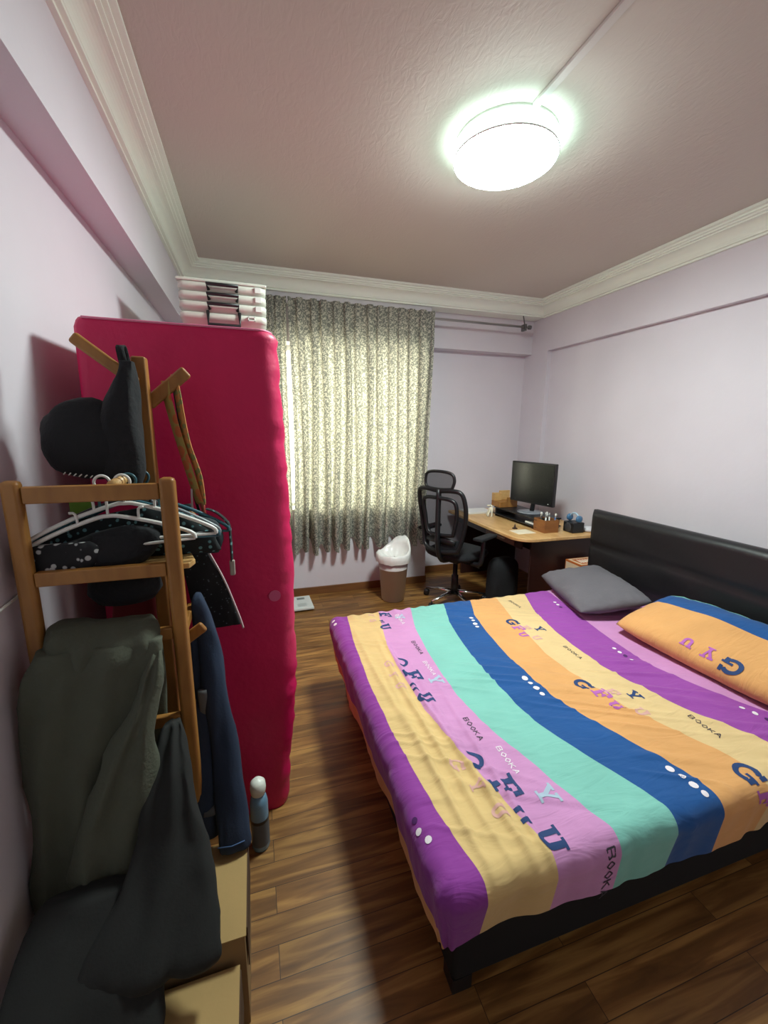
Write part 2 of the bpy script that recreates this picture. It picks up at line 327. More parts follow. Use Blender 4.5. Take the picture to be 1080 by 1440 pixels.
def curtain(name, xt0, xt1, xb0, xb1, folds, ztop, zbot, label, seed, depth=0.05, yc=3.755):
    bm = B(); uvl = bm.loops.layers.uv.new('UVMap'); nu = folds * 12; nv = 70; rows = []
    ph = [random.uniform(-0.9, 0.9) for _ in range(folds + 2)]
    am = [random.uniform(0.55, 1.25) for _ in range(folds + 2)]
    for j in range(nv + 1):
        t = j / nv; row = []
        for i in range(nu + 1):
            s = i / nu; fi = s * folds; k = int(min(fi, folds - 1e-6)); f = fi - k; sharp = 1
            a = am[k] * (1 - f) + am[k + 1] * f; p = ph[k] * (1 - f) + ph[k + 1] * f
            pleat = math.exp(-((t - 0.05) / 0.05) ** 2)
            ang = 2 * PI * fi + p * t
            dy = -math.cos(ang) * depth * a * (0.55 + 0.6 * t) * (1 - 0.5 * pleat)
            dy += 0.4 * depth * math.sin(ang * 0.5 + seed + 1.5 * t) * t
            x0 = xt0 + (xb0 - xt0) * t; x1 = xt1 + (xb1 - xt1) * t
            x = x0 + (x1 - x0) * s + 0.25 * depth * math.sin(2 * ang) * (1 - 0.6 * t) + 0.012 * math.sin(5 * t + p * 3)
            hem = zbot + 0.05 * noise.noise(Vector((s * folds * 1.3, seed, 0))) + max(0, dy) / depth * 0.07
            z = ztop + (hem - ztop) * t
            row.append((bm.verts.new((x, yc + dy, z)), (s * (xt1 - xt0) * 2.2, t * 2.1)))
        rows.append(row)
    for j in range(nv):
        for i in range(nu):
            q = (rows[j][i], rows[j][i + 1], rows[j + 1][i + 1], rows[j + 1][i]); fc = bm.faces.new([v[0] for v in q])
            for lp, v in zip(fc.loops, q): lp[uvl].uv = v[1]
    o = link(name, bm, CUR, None, True)
    return tag(o, label, 'curtain')
c1 = curtain('curtain', 0.34, 1.635, 0.33, 1.60, 13, 2.635, 0.45, 'wide grey leaf-patterned curtain lit from behind by the window', 2.0)
c2 = curtain('curtain', 0.06, 0.33, 0.02, 0.295, 4, 2.635, 0.46, 'narrow bunched grey patterned curtain beside the magenta wardrobe', 5.0, depth=0.035)
for o, x0, x1, n in ((c1, 0.35, 1.62, 22), (c2, 0.08, 0.32, 5)):
    for i in range(n):
        x = x0 + (x1 - x0) * (i + 0.5) / n
        link('curtain_hook', tube(B(), [(x, 3.79, 2.62), (x, 3.775, 2.60), (x, 3.80, 2.598)], 0.003, 6), WHITE, o, True)

# ================================================================ FABRIC WARDROBE
WY0, WY1 = 1.545, 2.95
MAG = mat('magenta_fabric', 'cc1256', 0.5, bump=0.25, bscale=30, sheen=0.0, var=0.05, vscale=6)
ward = thing('fabric_wardrobe', 'tall magenta fabric-covered wardrobe against the left wall', 'wardrobe', (-0.2, 2.2, 0))
bm = B(); rings = []; zs = [0.0, 0.01, 0.03] + [0.06 + 1.79 * i / 60 for i in range(61)] + [1.875, 1.895, 1.905]
xa, xb = -0.497, 0.098
def wring(z):
    t = z / 1.9; bulge = 0.030 * math.sin(PI * min(1, max(0, t * 0.95 + 0.05))) + (-0.03 * (1 - min(1, t * 4)) if t < 0.25 else 0)
    shr = 0 if z < 1.87 else (z - 1.87) ** 2 * 9
    pts = []; r = 0.06; r2 = 0.012
    X1 = xb + bulge - shr; X0 = xa - 0.012 * math.sin(PI * t) + shr; Y0 = WY0 + shr; Y1 = WY1 - shr
    n = 26
    for i in range(n + 1): pts.append((X0 + r2 + (X1 - r - X0 - r2) * i / n, Y0))
    for i in range(1, 9): a = i / 8 * PI / 2; pts.append((X1 - r + r * math.sin(a), Y0 + r - r * math.cos(a)))
    for i in range(1, 41): pts.append((X1, Y0 + r + (Y1 - Y0 - 2 * r) * i / 40))
    for i in range(1, 9): a = i / 8 * PI / 2; pts.append((X1 - r + r * math.cos(a), Y1 - r + r * math.sin(a)))
    for i in range(1, 20): pts.append((X1 - r + (X0 + r2 - X1 + r) * i / 19, Y1))
    for i in range(1, 20): pts.append((X0, Y1 - r2 + (Y0 + r2 - Y1 + r2) * i / 19))
    out = []
    for (x, y) in pts:
        e = max(0, (x - (X1 - 0.11)) / 0.11)         # gathers near the front edge
        wv = noise.noise(Vector((x * 6, y * 9, z * 26))) * 0.011 * e * (1 if z > 0.02 else 0.2) + noise.noise(Vector((x * 3, y * 3, z * 2.2))) * 0.006 * (1 - e)
        out.append(Vector((x + wv * (1 if y > Y0 + 0.01 else 0.0), y - wv if y < Y0 + 0.05 else y, z + e * 0.003 * noise.noise(Vector((y * 8, z * 20, 0))))))
    return out
for z in zs: rings.append([bm.verts.new(p) for p in wring(z)])
for a, b_ in zip(rings, rings[1:]):
    for i in range(len(a)): bm.faces.new((a[i], a[(i + 1) % len(a)], b_[(i + 1) % len(a)], b_[i]))
bm.faces.new(rings[0][::-1]); bm.faces.new(rings[-1])
for v in bm.verts: v.co -= Vector((-0.2, 2.2, 0))
link('cover', bm, MAG, ward, True)
top = wring(1.905)[:27] + wring(1.905)[27:40]
link('piping', tube(B(), [p - Vector((-0.2, 2.2, 0)) + Vector((0, -0.003, -0.002)) for p in top], 0.0042, 6), mat('pink_piping', 'e27fa0', 0.5), ward, True)
bm = lathe(B(), [(0.022, 0), (0.022, 0.0015)], 24, Matrix.Translation((0.052 + 0.2, WY0 - 0.003 - 2.2, 0.955)) @ Matrix.Rotation(PI / 2, 4, 'X')); link('round_patch', bm, mat('pale_patch', 'cf5a86', 0.5), ward)

# storage bins stacked on the wardrobe
BIN = mat('frosted_bin', 'd5d8cc', 0.35, spec=0.4)
def storage_bin(label):
    t = thing('storage_box', label, 'storage box', group='nested storage boxes on the wardrobe')
    bm = B(); W, D, Hh = 0.205, 0.25, 0.24; tp = 0.90; th = 0.004
    def rr(w, d, r, z):
        pts = []
        for cx, cy, a0 in ((w - r, d - r, 0), (-(w - r), d - r, PI / 2), (-(w - r), -(d - r), PI), (w - r, -(d - r), 1.5 * PI)):
            for i in range(6): a = a0 + i / 5 * PI / 2; pts.append((cx + r * math.cos(a), cy + r * math.sin(a), z))
        return pts
    L_ = [rr(W * tp - .01, D * tp - .01, .03, 0), rr(W * tp, D * tp, .03, 0.012), rr(W * .985, D * .985, .03, Hh - .032), rr(W + .004, D + .004, .03, Hh - .03), rr(W + .004, D + .004, .03, Hh - .004), rr(W, D, .03, Hh),
          rr(W - th, D - th, .028, Hh), rr(W * tp - th, D * tp - th, .028, 0.016)]
    rg = [[bm.verts.new(p) for p in l] for l in L_]
    for a, b_ in zip(rg, rg[1:]):
        for i in range(24): bm.faces.new((a[i], a[(i + 1) % 24], b_[(i + 1) % 24], b_[i]))
    bm.faces.new(rg[0][::-1]); bm.faces.new(rg[-1])
    link('body', bm, BIN, t, True).data.polygons.foreach_set('use_smooth', [True] * len(bpy.data.meshes[-1].polygons) if False else [True] * (7 * 24 + 2))
    return t, D, W, Hh
bx, by = -0.105, 2.66
for k in range(4):
    lb = ['bottom white plastic box of the stack on the wardrobe, handle hanging down', 'second white plastic box from the bottom of the stack, black handle', 'third white plastic box from the bottom, black handle', 'topmost white plastic box of the stack under the cornice'][k]
    t, D, W, Hh = storage_bin(lb); t.location = (bx, by, 1.906 + k * 0.045 + (0.0 if k == 0 else 0.005)); 
    if k == 3:
        link('lid', box(box(B(), -W - .008, W + .008, -D - .008, D + .008, Hh, Hh + .014), -W + .02, W - .02, -D + .02, D - .02, Hh + .014, Hh + .024), BIN, t, bevel=0.005)
    hw = 0.075; yh = -D - 0.012; z1 = Hh - 0.012
    zt = z1 - (0.045 if k == 0 else 0.0)
    if k == 0: pts = [(-hw, yh + .008, z1 + .02), (-hw, yh - .004, zt), (hw, yh - .004, zt), (hw, yh + .008, z1 + .02)]
    else: pts = [(-hw + .01, yh + .008, z1 - .022), (-hw, yh - .012, z1), (hw, yh - .012, z1), (hw - .01, yh + .008, z1 - .022)]
    link('handle', tube(B(), pts, 0.0085, 8), BLK, t, True)
    bm = B()
    if k == 0: box(bm, 0.115, 0.15, yh - .004, yh + .01, Hh - .028, Hh - .022); box(bm, 0.115, 0.15, yh - .004, yh + .01, Hh - .012, Hh - .006); box(bm, .115, .12, yh - .004, yh + .01, Hh - .028, Hh - .006); box(bm, .145, .15, yh - .004, yh + .01, Hh - .028, Hh - .006)
    else: box(bm, 0.155, 0.185, yh + .0, yh + .012, Hh - .03, Hh - .004)
    link('latch', bm, WHITE, t, bevel=0.001)

# ================================================================ BED
bed = thing('bed', 'low black leather bed with a padded headboard on the right', 'bed', (1.4, 1.5, 0))
LEA = mat('black_leather', '1b1b1d', 0.42, bump=0.12, bscale=25, spec=0.45)
off = Vector((-1.4, -1.5, 0))
X0, X1, Y0, Y1, ZT = 0.375, 2.38, 0.70, 2.31, 0.485
bm = box(B(), X0 + .085, X1 + .02, Y0 + .085, Y1 - .06, 0.05, 0.27); bmesh.ops.translate(bm, verts=bm.verts, vec=off); link('base', bm, mat('black_base_cloth', '0f0f10', 0.9), bed, bevel=0.015)
for x in (X0 + .12, X1 - .1):
    for y in (Y0 + .12, Y1 - .12):
        bm = box(B(), x - .03, x + .03, y - .03, y + .03, 0, .05); bmesh.ops.translate(bm, verts=bm.verts, vec=off); link('foot', bm, BLK, bed)
# headboard: padded panel with horizontal seam creases
bm = B(); ny, nz = 70, 40; HY0, HY1, HZ = 0.56, 2.47, 1.0
def hb(u, v, side):
    y = HY0 + (HY1 - HY0) * u; z = 0.05 + (HZ - 0.05) * v
    e = min(u, 1 - u) * (HY1 - HY0); e2 = (1 - v) * 0.9; r = 0.035
    rd = 0
    for q in (e, e2):
        if q < r: rd = max(rd, r - math.sqrt(max(0, r * r - (r - q) ** 2)))
    puff = 0.0
    if side < 0:
        puff = 0.006 * noise.noise(Vector((y * 2.3, z * 3.5, 3))) + 0.005 * noise.noise(Vector((y * 5, z * 9, 9)))
        s = abs(v - 0.735 + 0.02 * math.sin(y * 3)); puff -= 0.011 * math.exp(-(s / 0.018) ** 2)
        s = abs(v - 0.5); puff -= 0.006 * math.exp(-(s / 0.03) ** 2)
        return (2.405 + rd - puff, y, z)
    return (2.505 - rd, y, z)
def hgrid(side):
    return [[bm.verts.new(Vector(hb(i / ny, j / nz, side)) + off) for i in range(ny + 1)] for j in range(nz + 1)]
gf, gb = hgrid(-1), hgrid(1)
for g in (gf, gb):
    for j in range(nz):
        for i in range(ny): bm.faces.new((g[j][i], g[j][i + 1], g[j + 1][i + 1], g[j + 1][i]))
for i in range(ny):
    bm.faces.new((gf[nz][i], gf[nz][i + 1], gb[nz][i + 1], gb[nz][i])); bm.faces.new((gf[0][i], gf[0][i + 1], gb[0][i + 1], gb[0][i]))
for j in range(nz):
    bm.faces.new((gf[j][0], gf[j + 1][0], gb[j + 1][0], gb[j][0])); bm.faces.new((gf[j][ny], gf[j + 1][ny], gb[j + 1][ny], gb[j][ny]))
link('headboard', bm, LEA, bed, True)
# mattress
bm = box(B(), X0 + .045, X1 + .0, Y0 + .045, Y1 - .045, 0.272, ZT - .03)
tag(link('mattress', bm, mat('mattress_white', 'cfcac0', 0.8), bevel=0.05, segs=4), 'thick mattress under the striped sheet on the black bed', 'mattress')

# sheet ------------------------------------------------------------
Bt = {1: [(0.72, .491), (0.84, .47), (0.93, .455), (1.26, .432), (1.56, .43), (1.96, .448), (2.3, .485)],
 2: [(.73, .703), (.82, .685), (.9, .672), (1.0, .646), (1.11, .623), (1.35, .598), (1.68, .595), (1.86, .605), (2.29, .684)],
 3: [(.74, .91), (.82, .88), (.89, .862), (1.0, .838), (1.09, .81), (1.23, .78), (1.4, .765), (1.58, .771), (1.77, .786), (2.01, .815), (2.26, .882)],
 4: [(.74, 1.125), (.81, 1.11), (.9, 1.076), (.99, 1.038), (1.08, 1.008), (1.17, .983), (1.29, .972), (1.5, .97), (1.67, .985), (1.84, 1.01), (2.03, 1.04), (2.26, 1.115)],
 5: [(.72, 1.312), (.83, 1.3), (.93, 1.261), (1.04, 1.22), (1.13, 1.186), (1.27, 1.148), (1.4, 1.138), (1.61, 1.15), (1.89, 1.189), (2.07, 1.223), (2.27, 1.305)],
 6: [(.83, 1.514), (.94, 1.472), (1.06, 1.418), (1.14, 1.385), (1.41, 1.345), (1.58, 1.345), (1.95, 1.41), (2.24, 1.484)],
 7: [(.84, 1.724), (.92, 1.684), (1.01, 1.631), (1.13, 1.58), (1.28, 1.552), (1.41, 1.533), (1.6, 1.535), (1.75, 1.549), (2.01, 1.609), (2.26, 1.718)],
 8: [(.93, 1.885), (1.01, 1.85), (1.12, 1.795), (1.25, 1.757), (1.36, 1.735), (1.57, 1.755), (1.77, 1.785), (2.0, 1.831), (2.28, 1.882)]}
RAD = 0.055
def stripe_s(u, v):
    v = min(max(v, .72), 2.3)
    b = [X0 + RAD - 0.205 + 0.02 * math.sin(v * 3)] + [interp(Bt[k], v) for k in range(1, 9)] + [3.0]
    if u <= b[0]: return 0.5 + max(-0.45, (u - b[0]) * 2 - 0.0) if u < b[0] - 0.25 else 1 - (b[0] - u) / 0.3
    for k in range(9):
        if u <= b[k + 1]: return k + 1 + (u - b[k]) / (b[k + 1] - b[k])
    return 9.9
def wrinkle(x, y):
    z = 0
    # long creases on the yellow / lilac stripes following the bed's short side
    for x0, a, ph, wd in ((0.50, .009, 0.3, .014), (0.545, .009, 1.9, .012), (0.585, .012, 1.1, .012), (0.63, .014, 0.7, .011), (0.675, .010, 2.0, .013), (0.73, .008, 2.6, .010)):
        xc = x0 + 0.03 * math.sin(y * 2.2 + ph) + 0.02 * (y - 1.3)
        en = max(0, math.sin((y - 0.75 + ph * 0.1) * 2.0 + ph * 0.3))
        z += a * math.exp(-((x - xc) / wd) ** 2) * en
    # small oblique creases over mint and navy
    q = (x * 0.5 + y * 1.0); n1 = noise.noise(Vector((x * 2.2 + 3, q * 15, 0.5))); z += 0.016 * max(0, 1 - abs(n1) * 3.5) * max(0, noise.noise(Vector((x * 2.5, y * 2, 4))) + 0.3)
    z += 0.006 * noise.noise(Vector((x * 3, y * 3, 1))) + 0.0022 * noise.noise(Vector((x * 12, y * 12, 2)))
    # creases gathered at the far edge
    z += 0.006 * math.sin(x * 70 + 3 * math.sin(y * 9)) * math.exp(-((y - 2.27) / 0.09) ** 2) * (1 if x < 1.0 else 0.4)
    return z
def P(u, v, h=0.0):
    qx = min(max(u, X0 + RAD), X1); qy = min(max(v, Y0 + RAD), Y1 - RAD)
    wx, wy = u - qx, v - qy; l = math.hypot(wx, wy)
    if l < 1e-6: return Vector((u, v, ZT + wrinkle(u, v) + h))
    nx, ny_ = wx / l, wy / l; arc = RAD * PI / 2
    if l < arc: a = l / RAD; o, d = RAD * math.sin(a), RAD * (1 - math.cos(a))
    else: o, d = RAD, RAD + (l - arc); a = PI / 2
    per = (qx - qy) * 1.0 + math.atan2(ny_, nx) * 0.12
    hang = max(0, l - arc)
    o += hang * 0.10 * noise.noise(Vector((per * 5, 1.3, 0.4))) + 0.009 * math.sin(a) * noise.noise(Vector((per * 16, d * 3, 7))) - hang * 0.16
    corner = (abs(nx * ny_) * 2)
    o += corner * hang * (0.02 + 0.03 * math.sin(math.atan2(ny_, nx) * 9))
    zz = wrinkle(qx, qy) * (1 - a / (PI / 2)) * 1.0
    return Vector((qx + nx * (o + h * math.sin(a)), qy + ny_ * (o + h * math.sin(a)), ZT - d + zz + h * math.cos(a)))
SH = sheet_mat()
NAVY = mat('print_navy', '1c3a6b', 0.8); PALEP = mat('print_pink', 'd0a198', 0.8); PURP = mat('print_purple', 'b05fae', 0.8); WHT = mat('print_white', 'e3dbe2', 0.8); MINT = mat('print_mint', 'a5b9cb', 0.8); CHAR = mat('print_charcoal', '3a3440', 0.8); DPUR = mat('print_plum', '4a1c5e', 0.8)
bm = B(); uvl = bm.loops.layers.uv.new('stripes')
def grid_patch(us, vs):
    g = [[(bm.verts.new(P(u, v)), stripe_s(u, v) / 10) for u in us] for v in vs]
    for j in range(len(vs) - 1):
        for i in range(len(us) - 1):
            q = (g[j][i], g[j][i + 1], g[j + 1][i + 1], g[j + 1][i]); f = bm.faces.new([t[0] for t in q]); f.smooth = True
            for lp, t in zip(f.loops, q): lp[uvl].uv = (t[1], 0)
rng = lambda a, b_, n: [a + (b_ - a) * i / n for i in range(n + 1)]
HL = RAD * PI / 2 + 0.225; HN = RAD * PI / 2 + 0.135; HF = RAD * PI / 2 + 0.2
us = rng(X0 + RAD, X1, 380); vs = rng(Y0 + RAD, Y1 - RAD, 280)
grid_patch(us, vs)
g = []
def foot_len(v): return HL - 0.075 * math.exp(-((v - Y0 - RAD) / 0.3) ** 2)
for v in vs:
    g.append([(bm.verts.new(P(X0 + RAD - foot_len(v) * i / 30, v)), stripe_s(X0 + RAD - foot_len(v) * i / 30, v) / 10) for i in range(31)])
for j in range(len(vs) - 1):
    for i in range(30):
        q = (g[j][i], g[j][i + 1], g[j + 1][i + 1], g[j + 1][i]); f = bm.faces.new([t[0] for t in q]); f.smooth = True
        for lp, t in zip(f.loops, q): lp[uvl].uv = (t[1], 0)
# near side: hem height varies a little
def strip(us_, v0, sgn, n):
    g = []
    for j in range(n + 1):
        row = []
        for u in us_:
            ln = (HN if sgn < 0 else HF) + 0.012 * math.sin(u * 5 + 1)
            v = v0 + sgn * ln * j / n
            row.append((bm.verts.new(P(u, v)), stripe_s(u, v) / 10))
        g.append(row)
    for j in range(n):
        for i in range(len(us_) - 1):
            q = (g[j][i], g[j][i + 1], g[j + 1][i + 1], g[j + 1][i]); f = bm.faces.new([t[0] for t in q]); f.smooth = True
            for lp, t in zip(f.loops, q): lp[uvl].uv = (t[1], 0)
strip(us, Y0 + RAD, -1, 24); strip(us, Y1 - RAD, 1, 24)
for sy, yc, ln in ((-1, Y0 + RAD, HN + 0.012 * math.sin((X0 + RAD) * 5 + 1)), (1, Y1 - RAD, HF + 0.012 * math.sin((X0 + RAD) * 5 + 1))):
    g = []
    for i in range(25):
        a = i / 24 * PI / 2; row = []
        for j in range(29):
            Lr = foot_len(yc) * math.cos(a) ** 2 + ln * math.sin(a) ** 2; l = Lr * j / 28
            u = X0 + RAD - l * math.cos(a); v = yc + sy * l * math.sin(a)
            row.append((bm.verts.new(P(u, v)), stripe_s(u, v) / 10))
        g.append(row)
    for i in range(24):
        for j in range(28):
            q = (g[i][j], g[i + 1][j], g[i + 1][j + 1], g[i][j + 1])
            try: f = bm.faces.new([t[0] for t in q])
            except ValueError: continue
            f.smooth = True
            for lp, t in zip(f.loops, q): lp[uvl].uv = (t[1], 0)
bmesh.ops.remove_doubles(bm, verts=bm.verts, dist=0.0004); bmesh.ops.recalc_face_normals(bm, faces=bm.faces)

# printed motifs (letters of slab strokes in unit cells)
def quadgrid(pf, corners, mi, n=5):
    a, b_, c, d = [Vector(p) for p in corners]; g = []
    for j in range(n + 1):
        row = []
        for i in range(n + 1):
            s, t = i / n, j / n; p = (a * (1 - s) + b_ * s) * (1 - t) + (d * (1 - s) + c * s) * t
            row.append(bm.verts.new(pf(p.x, p.y)))
        g.append(row)
    for j in range(n):
        for i in range(n):
            f = bm.faces.new((g[j][i], g[j][i + 1], g[j + 1][i + 1], g[j + 1][i])); f.material_index = mi; f.smooth = True
def R_(x0, y0_, x1, y1_): return [(x0, y0_), (x1, y0_), (x1, y1_), (x0, y1_)]
def arc_quads(cx, cy, r0, r1, a0, a1, n=8):
    out = []
    for i in range(n):
        a, b_ = a0 + (a1 - a0) * i / n, a0 + (a1 - a0) * (i + 1) / n
        out.append([(cx + r0 * math.cos(a), cy + r0 * math.sin(a)), (cx + r0 * math.cos(b_), cy + r0 * math.sin(b_)), (cx + r1 * math.cos(b_), cy + r1 * math.sin(b_)), (cx + r1 * math.cos(a), cy + r1 * math.sin(a))])
    return out
GL = {
 'F': [R_(.15, .12, .42, .88), R_(.0, .0, .6, .14), R_(.0, .86, .95, 1), R_(.75, .62, .95, .86), R_(.42, .44, .68, .57), R_(.60, .34, .72, .66)],
 'U': [R_(.12, .30, .36, .88), R_(.66, .30, .9, .88), R_(.0, .86, .46, 1), R_(.56, .86, 1.0, 1)] + arc_quads(.51, .32, .16, .39, PI, 2 * PI),
 'G': arc_quads(.5, .5, .28, .5, .25 * PI, 1.72 * PI, 14) + [R_(.5, .36, 1.02, .5), R_(.72, .08, .94, .40), R_(.80, .70, .96, .98)],
 'Y': [[(.02, .86), (.44, .86), (.44, 1), (.02, 1)], [(.10, .88), (.34, .88), (.62, .40), (.42, .36)], [(.66, .88), (.84, .88), (.62, .40), (.50, .46)], R_(.56, .86, .98, 1), R_(.40, .1, .62, .45), R_(.25, 0, .78, .13)],
 'C': arc_quads(.5, .3, .4, .62, .12 * PI, .98 * PI, 12) + [R_(.86, .18, 1.12, .5)],
 'i': [R_(.0, .6, .38, .8), R_(.08, .25, .32, .62), R_(.6, .6, .98, .8), R_(.66, .25, .9, .62)],
}
ST = {'B': [((0, 0), (0, 1)), ((0, 1), (.7, .9)), ((.7, .9), (.6, .5)), ((0, .5), (.6, .5)), ((.6, .5), (.75, .1)), ((.75, .1), (0, 0))],
 'O': [((.4, 0), (0, .5)), ((0, .5), (.4, 1)), ((.4, 1), (.8, .5)), ((.8, .5), (.4, 0))],
 'K': [((0, 0), (0, 1)), ((0, .45), (.7, 1)), ((.2, .6), (.75, 0))], 'A': [((0, 0), (.4, 1)), ((.4, 1), (.8, 0)), ((.15, .35), (.65, .35))]}
def pf_maker(u0, v0, sx, sy, skew=0, flip=1):
    # letter x runs towards -v, letter y towards +u
    return lambda x, y: P(u0 + y * sy * flip + x * skew, v0 - x * sx, 0.0013)
def put(ch, u0, v0, size, mi, wx=1.0, skew=0, fl=1):
    for q in GL[ch]: quadgrid(pf_maker(u0, v0, size * wx, size, skew, fl), q, mi, 4)
def word(u0, v0, h_, mi, skew=0, fl=1, txt='BOOKA'):
    x = 0
    for ch in txt:
        for (a, b_) in ST[ch]:
            a_, b2 = Vector(a), Vector(b_); d = (b2 - a_).normalized() * 0.07; n_ = Vector((-d.y, d.x))
            quadgrid(pf_maker(u0, v0 - x * h_ * 1.25, h_ * 1.25, h_, skew, fl), [a_ - n_, b2 - n_, b2 + n_, a_ + n_], mi, 1)
        x += 1.05
def dot(u, v, r, mi, sq=False):
    pf = lambda x, y: P(u + x * r, v + y * r, 0.0014)
    k = 0.8 if not sq else 1.0
    quads = []
    for i in range(6):
        a, b_ = i * PI / 3, (i + 1) * PI / 3
        quadgrid(pf, [(0, 0), (math.cos(a) * k, math.sin(a) * k), (math.cos((a + b_) / 2) * k, math.sin((a + b_) / 2) * k), (math.cos(b_) * k, math.sin(b_) * k)], mi, 1)
mats = [SH, NAVY, PALEP, PURP, WHT, MINT, CHAR, DPUR]
# yellow/lilac boundary rows
for v0, du, sc in ((1.095, 0, 1.0), (1.73, 0.0, .95), (2.36 - .02, 0.035, .8)):
    s = 0.082 * sc; b2 = lambda v: interp(Bt[2], min(max(v, .73), 2.29))
    put('C', b2(v0) + 0.0, v0, s * 0.85, 1, 0.95)
    put('F', b2(v0 - .12) + .006, v0 - .115 * sc, s, 1, 1.05, fl=1)
    put('i', b2(v0 - .22) - .01, v0 - .222 * sc, s * .62, 1, 1.2)
    if v0 < 2.2 or True: put('U', b2(v0 - .31) + .002, v0 - .30 * sc, s * .82, 1, 1.05)
    put('G', b2(v0) - .058, v0 - .01, s * .6, 2, 1.0); put('Y', b2(v0 - .12) - .06, v0 - .11 * sc, s * .5, 2); put('U', b2(v0 - .2) - .058, v0 - .2 * sc, s * .55, 2)
    put('Y', b2(v0 - .2) + .1, v0 - .18 * sc, s * .8, 5, 1.1)
for v0 in (1.262, 1.872): word(interp(Bt[3], v0) - .055, v0, 0.02, 6, skew=.0)
for v0 in (1.09, 1.68): word(interp(Bt[3], v0) - .05, v0, 0.019, 4)
for v0 in (2.2, ): word(interp(Bt[3], v0) - .1, v0, 0.02, 4)
# word on the hanging near side
for i_, ch in enumerate('BOOKA'):
    pass
word(0.868, 0.70, 0.028, 6)
# orange/yellow boundary rows
for v0, sc in ((1.955, .95), (1.345, 1.0), (0.80, 1.05)):
    b6 = lambda v: interp(Bt[6], min(max(v, .83), 2.24)); s = 0.075 * sc
    put('G', b6(v0) - .058, v0 - .0, s, 1, 1.0)
    put('F', b6(v0 - .1) - .045, v0 - .088 * sc, s * .85, 3, 1.0); put('F', b6(v0 - .12) + .0, v0 - .098 * sc, s * .8, 2, .9)
    if v0 > 0.9:
        put('U', b6(v0 - .16) - .045, v0 - .165 * sc, s * .62, 3, 1.2)
        put('Y', b6(v0 - .16) + .075, v0 - .135 * sc, s * .72, 1, 1.15); put('U', b6(v0 - .22) + .012, v0 - .225 * sc, s * .6, 2, 1.1)
word(1.575, 1.02, 0.019, 6); word(1.475, 1.6, 0.019, 6); word(1.55, 2.2, 0.019, 6)
# dots near the navy/orange edge and on the purple stripe
for vs_ in ((2.035, 2.0, 1.965, 1.93), (1.41, 1.373, 1.336, 1.30), (0.845, 0.81, 0.775, 0.742)):
    for i_, v_ in enumerate(vs_): dot(interp(Bt[5], v_) - .03, v_, 0.0135, 4, i_ % 2 == 0)
for vs_ in ((2.08, 2.045, 2.01), (1.515, 1.478, 1.441, 1.404), (.99, .953, .916, .88)):
    for i_, v_ in enumerate(vs_): dot(interp(Bt[8], v_) - .028, v_, 0.0125, 7 if i_ == 2 else 4)
for u_, v_ in ((.405, .86), (.388, .895), (.40, 2.19), (.398, 2.23)): dot(u_, v_, 0.013, 4)
dot(.39, .93, .012, 7)
sheet = link('bed_sheet', bm, mats, None, False, recalc=False)
tag(sheet, 'wrinkled bed sheet with broad purple, yellow, mint, navy and orange stripes', 'bed sheet')

# pillows
def pillow(name, cx, cy, cz, lx, ly, th, rz, ry, m, label, seed, uvstripe=None, droop=0.0, pinch=0.8):
    bm = B(); uvp = bm.loops.layers.uv.new('stripes'); n = 44; top, bot = [], []
    Mx = Matrix.Translation((cx, cy, cz)) @ Matrix.Rotation(rz, 4, 'Z') @ Matrix.Rotation(ry, 4, 'Y')
    def pt(i, j, sg):
        s, t = -1 + 2 * i / n, -1 + 2 * j / n
        k = (1 - 0.05 * (1 - abs(s) ** 3) * abs(t) ** 2.0) * math.sqrt(1 - .16 * s ** 4); k2 = (1 - 0.05 * (1 - abs(t) ** 3) * abs(s) ** 2.0) * math.sqrt(1 - .16 * t ** 4)
        x = s * lx / 2 * k2 ; y = t * ly / 2 * k
        hgt = (max(0, 1 - abs(s) ** 2.6) * max(0, 1 - abs(t) ** 2.6)) ** 0.5 * th / 2
        edge = min(1 - abs(s), 1 - abs(t)); cr = math.exp(-(edge / 0.22) ** 2)
        wv = noise.noise(Vector((x * 5, y * 5, seed))) * 0.016 + cr * 0.012 * noise.noise(Vector((x * 22, y * 22, seed + 5)))
        z = sg * hgt + (wv if sg > 0 else wv * 0.3) * min(1, edge * 8) - droop * (s * s * 0.3 + t * t * 0.7)
        return Mx @ Vector((x, y, z)), s, t
    V = {}
    for j in range(n + 1):
        for i in range(n + 1):
            p, s, t = pt(i, j, 1); v = bm.verts.new(p); V[1, i, j] = (v, s, t)
            if i in (0, n) or j in (0, n): V[-1, i, j] = V[1, i, j]
            else: p2, s, t = pt(i, j, -1); V[-1, i, j] = (bm.verts.new(p2), s, t)
    for sg in (1, -1):
        for j in range(n):
            for i in range(n):
                q = [V[sg, i, j], V[sg, i + 1, j], V[sg, i + 1, j + 1], V[sg, i, j + 1]]
                if sg < 0: q = q[::-1]
                f = bm.faces.new([a[0] for a in q])
                for lp, a in zip(f.loops, q): lp[uvp].uv = (uvstripe(a[1], a[2]) if uvstripe else 0, 0)
    extra = None
    return bm, Mx, pt
GREY = mat('grey_pillow_cloth', '625e64', 0.85, bump=0.2, bscale=60, var=0.08)
bm, _, _ = pillow('pillow', 2.08, 2.065, 0.568, 0.46, 0.68, 0.14, math.radians(-17), math.radians(-9), GREY, '', 1)
tag(link('pillow', bm, GREY, None, True, recalc=True), 'plain grey pillow at the far end against the headboard', 'pillow')
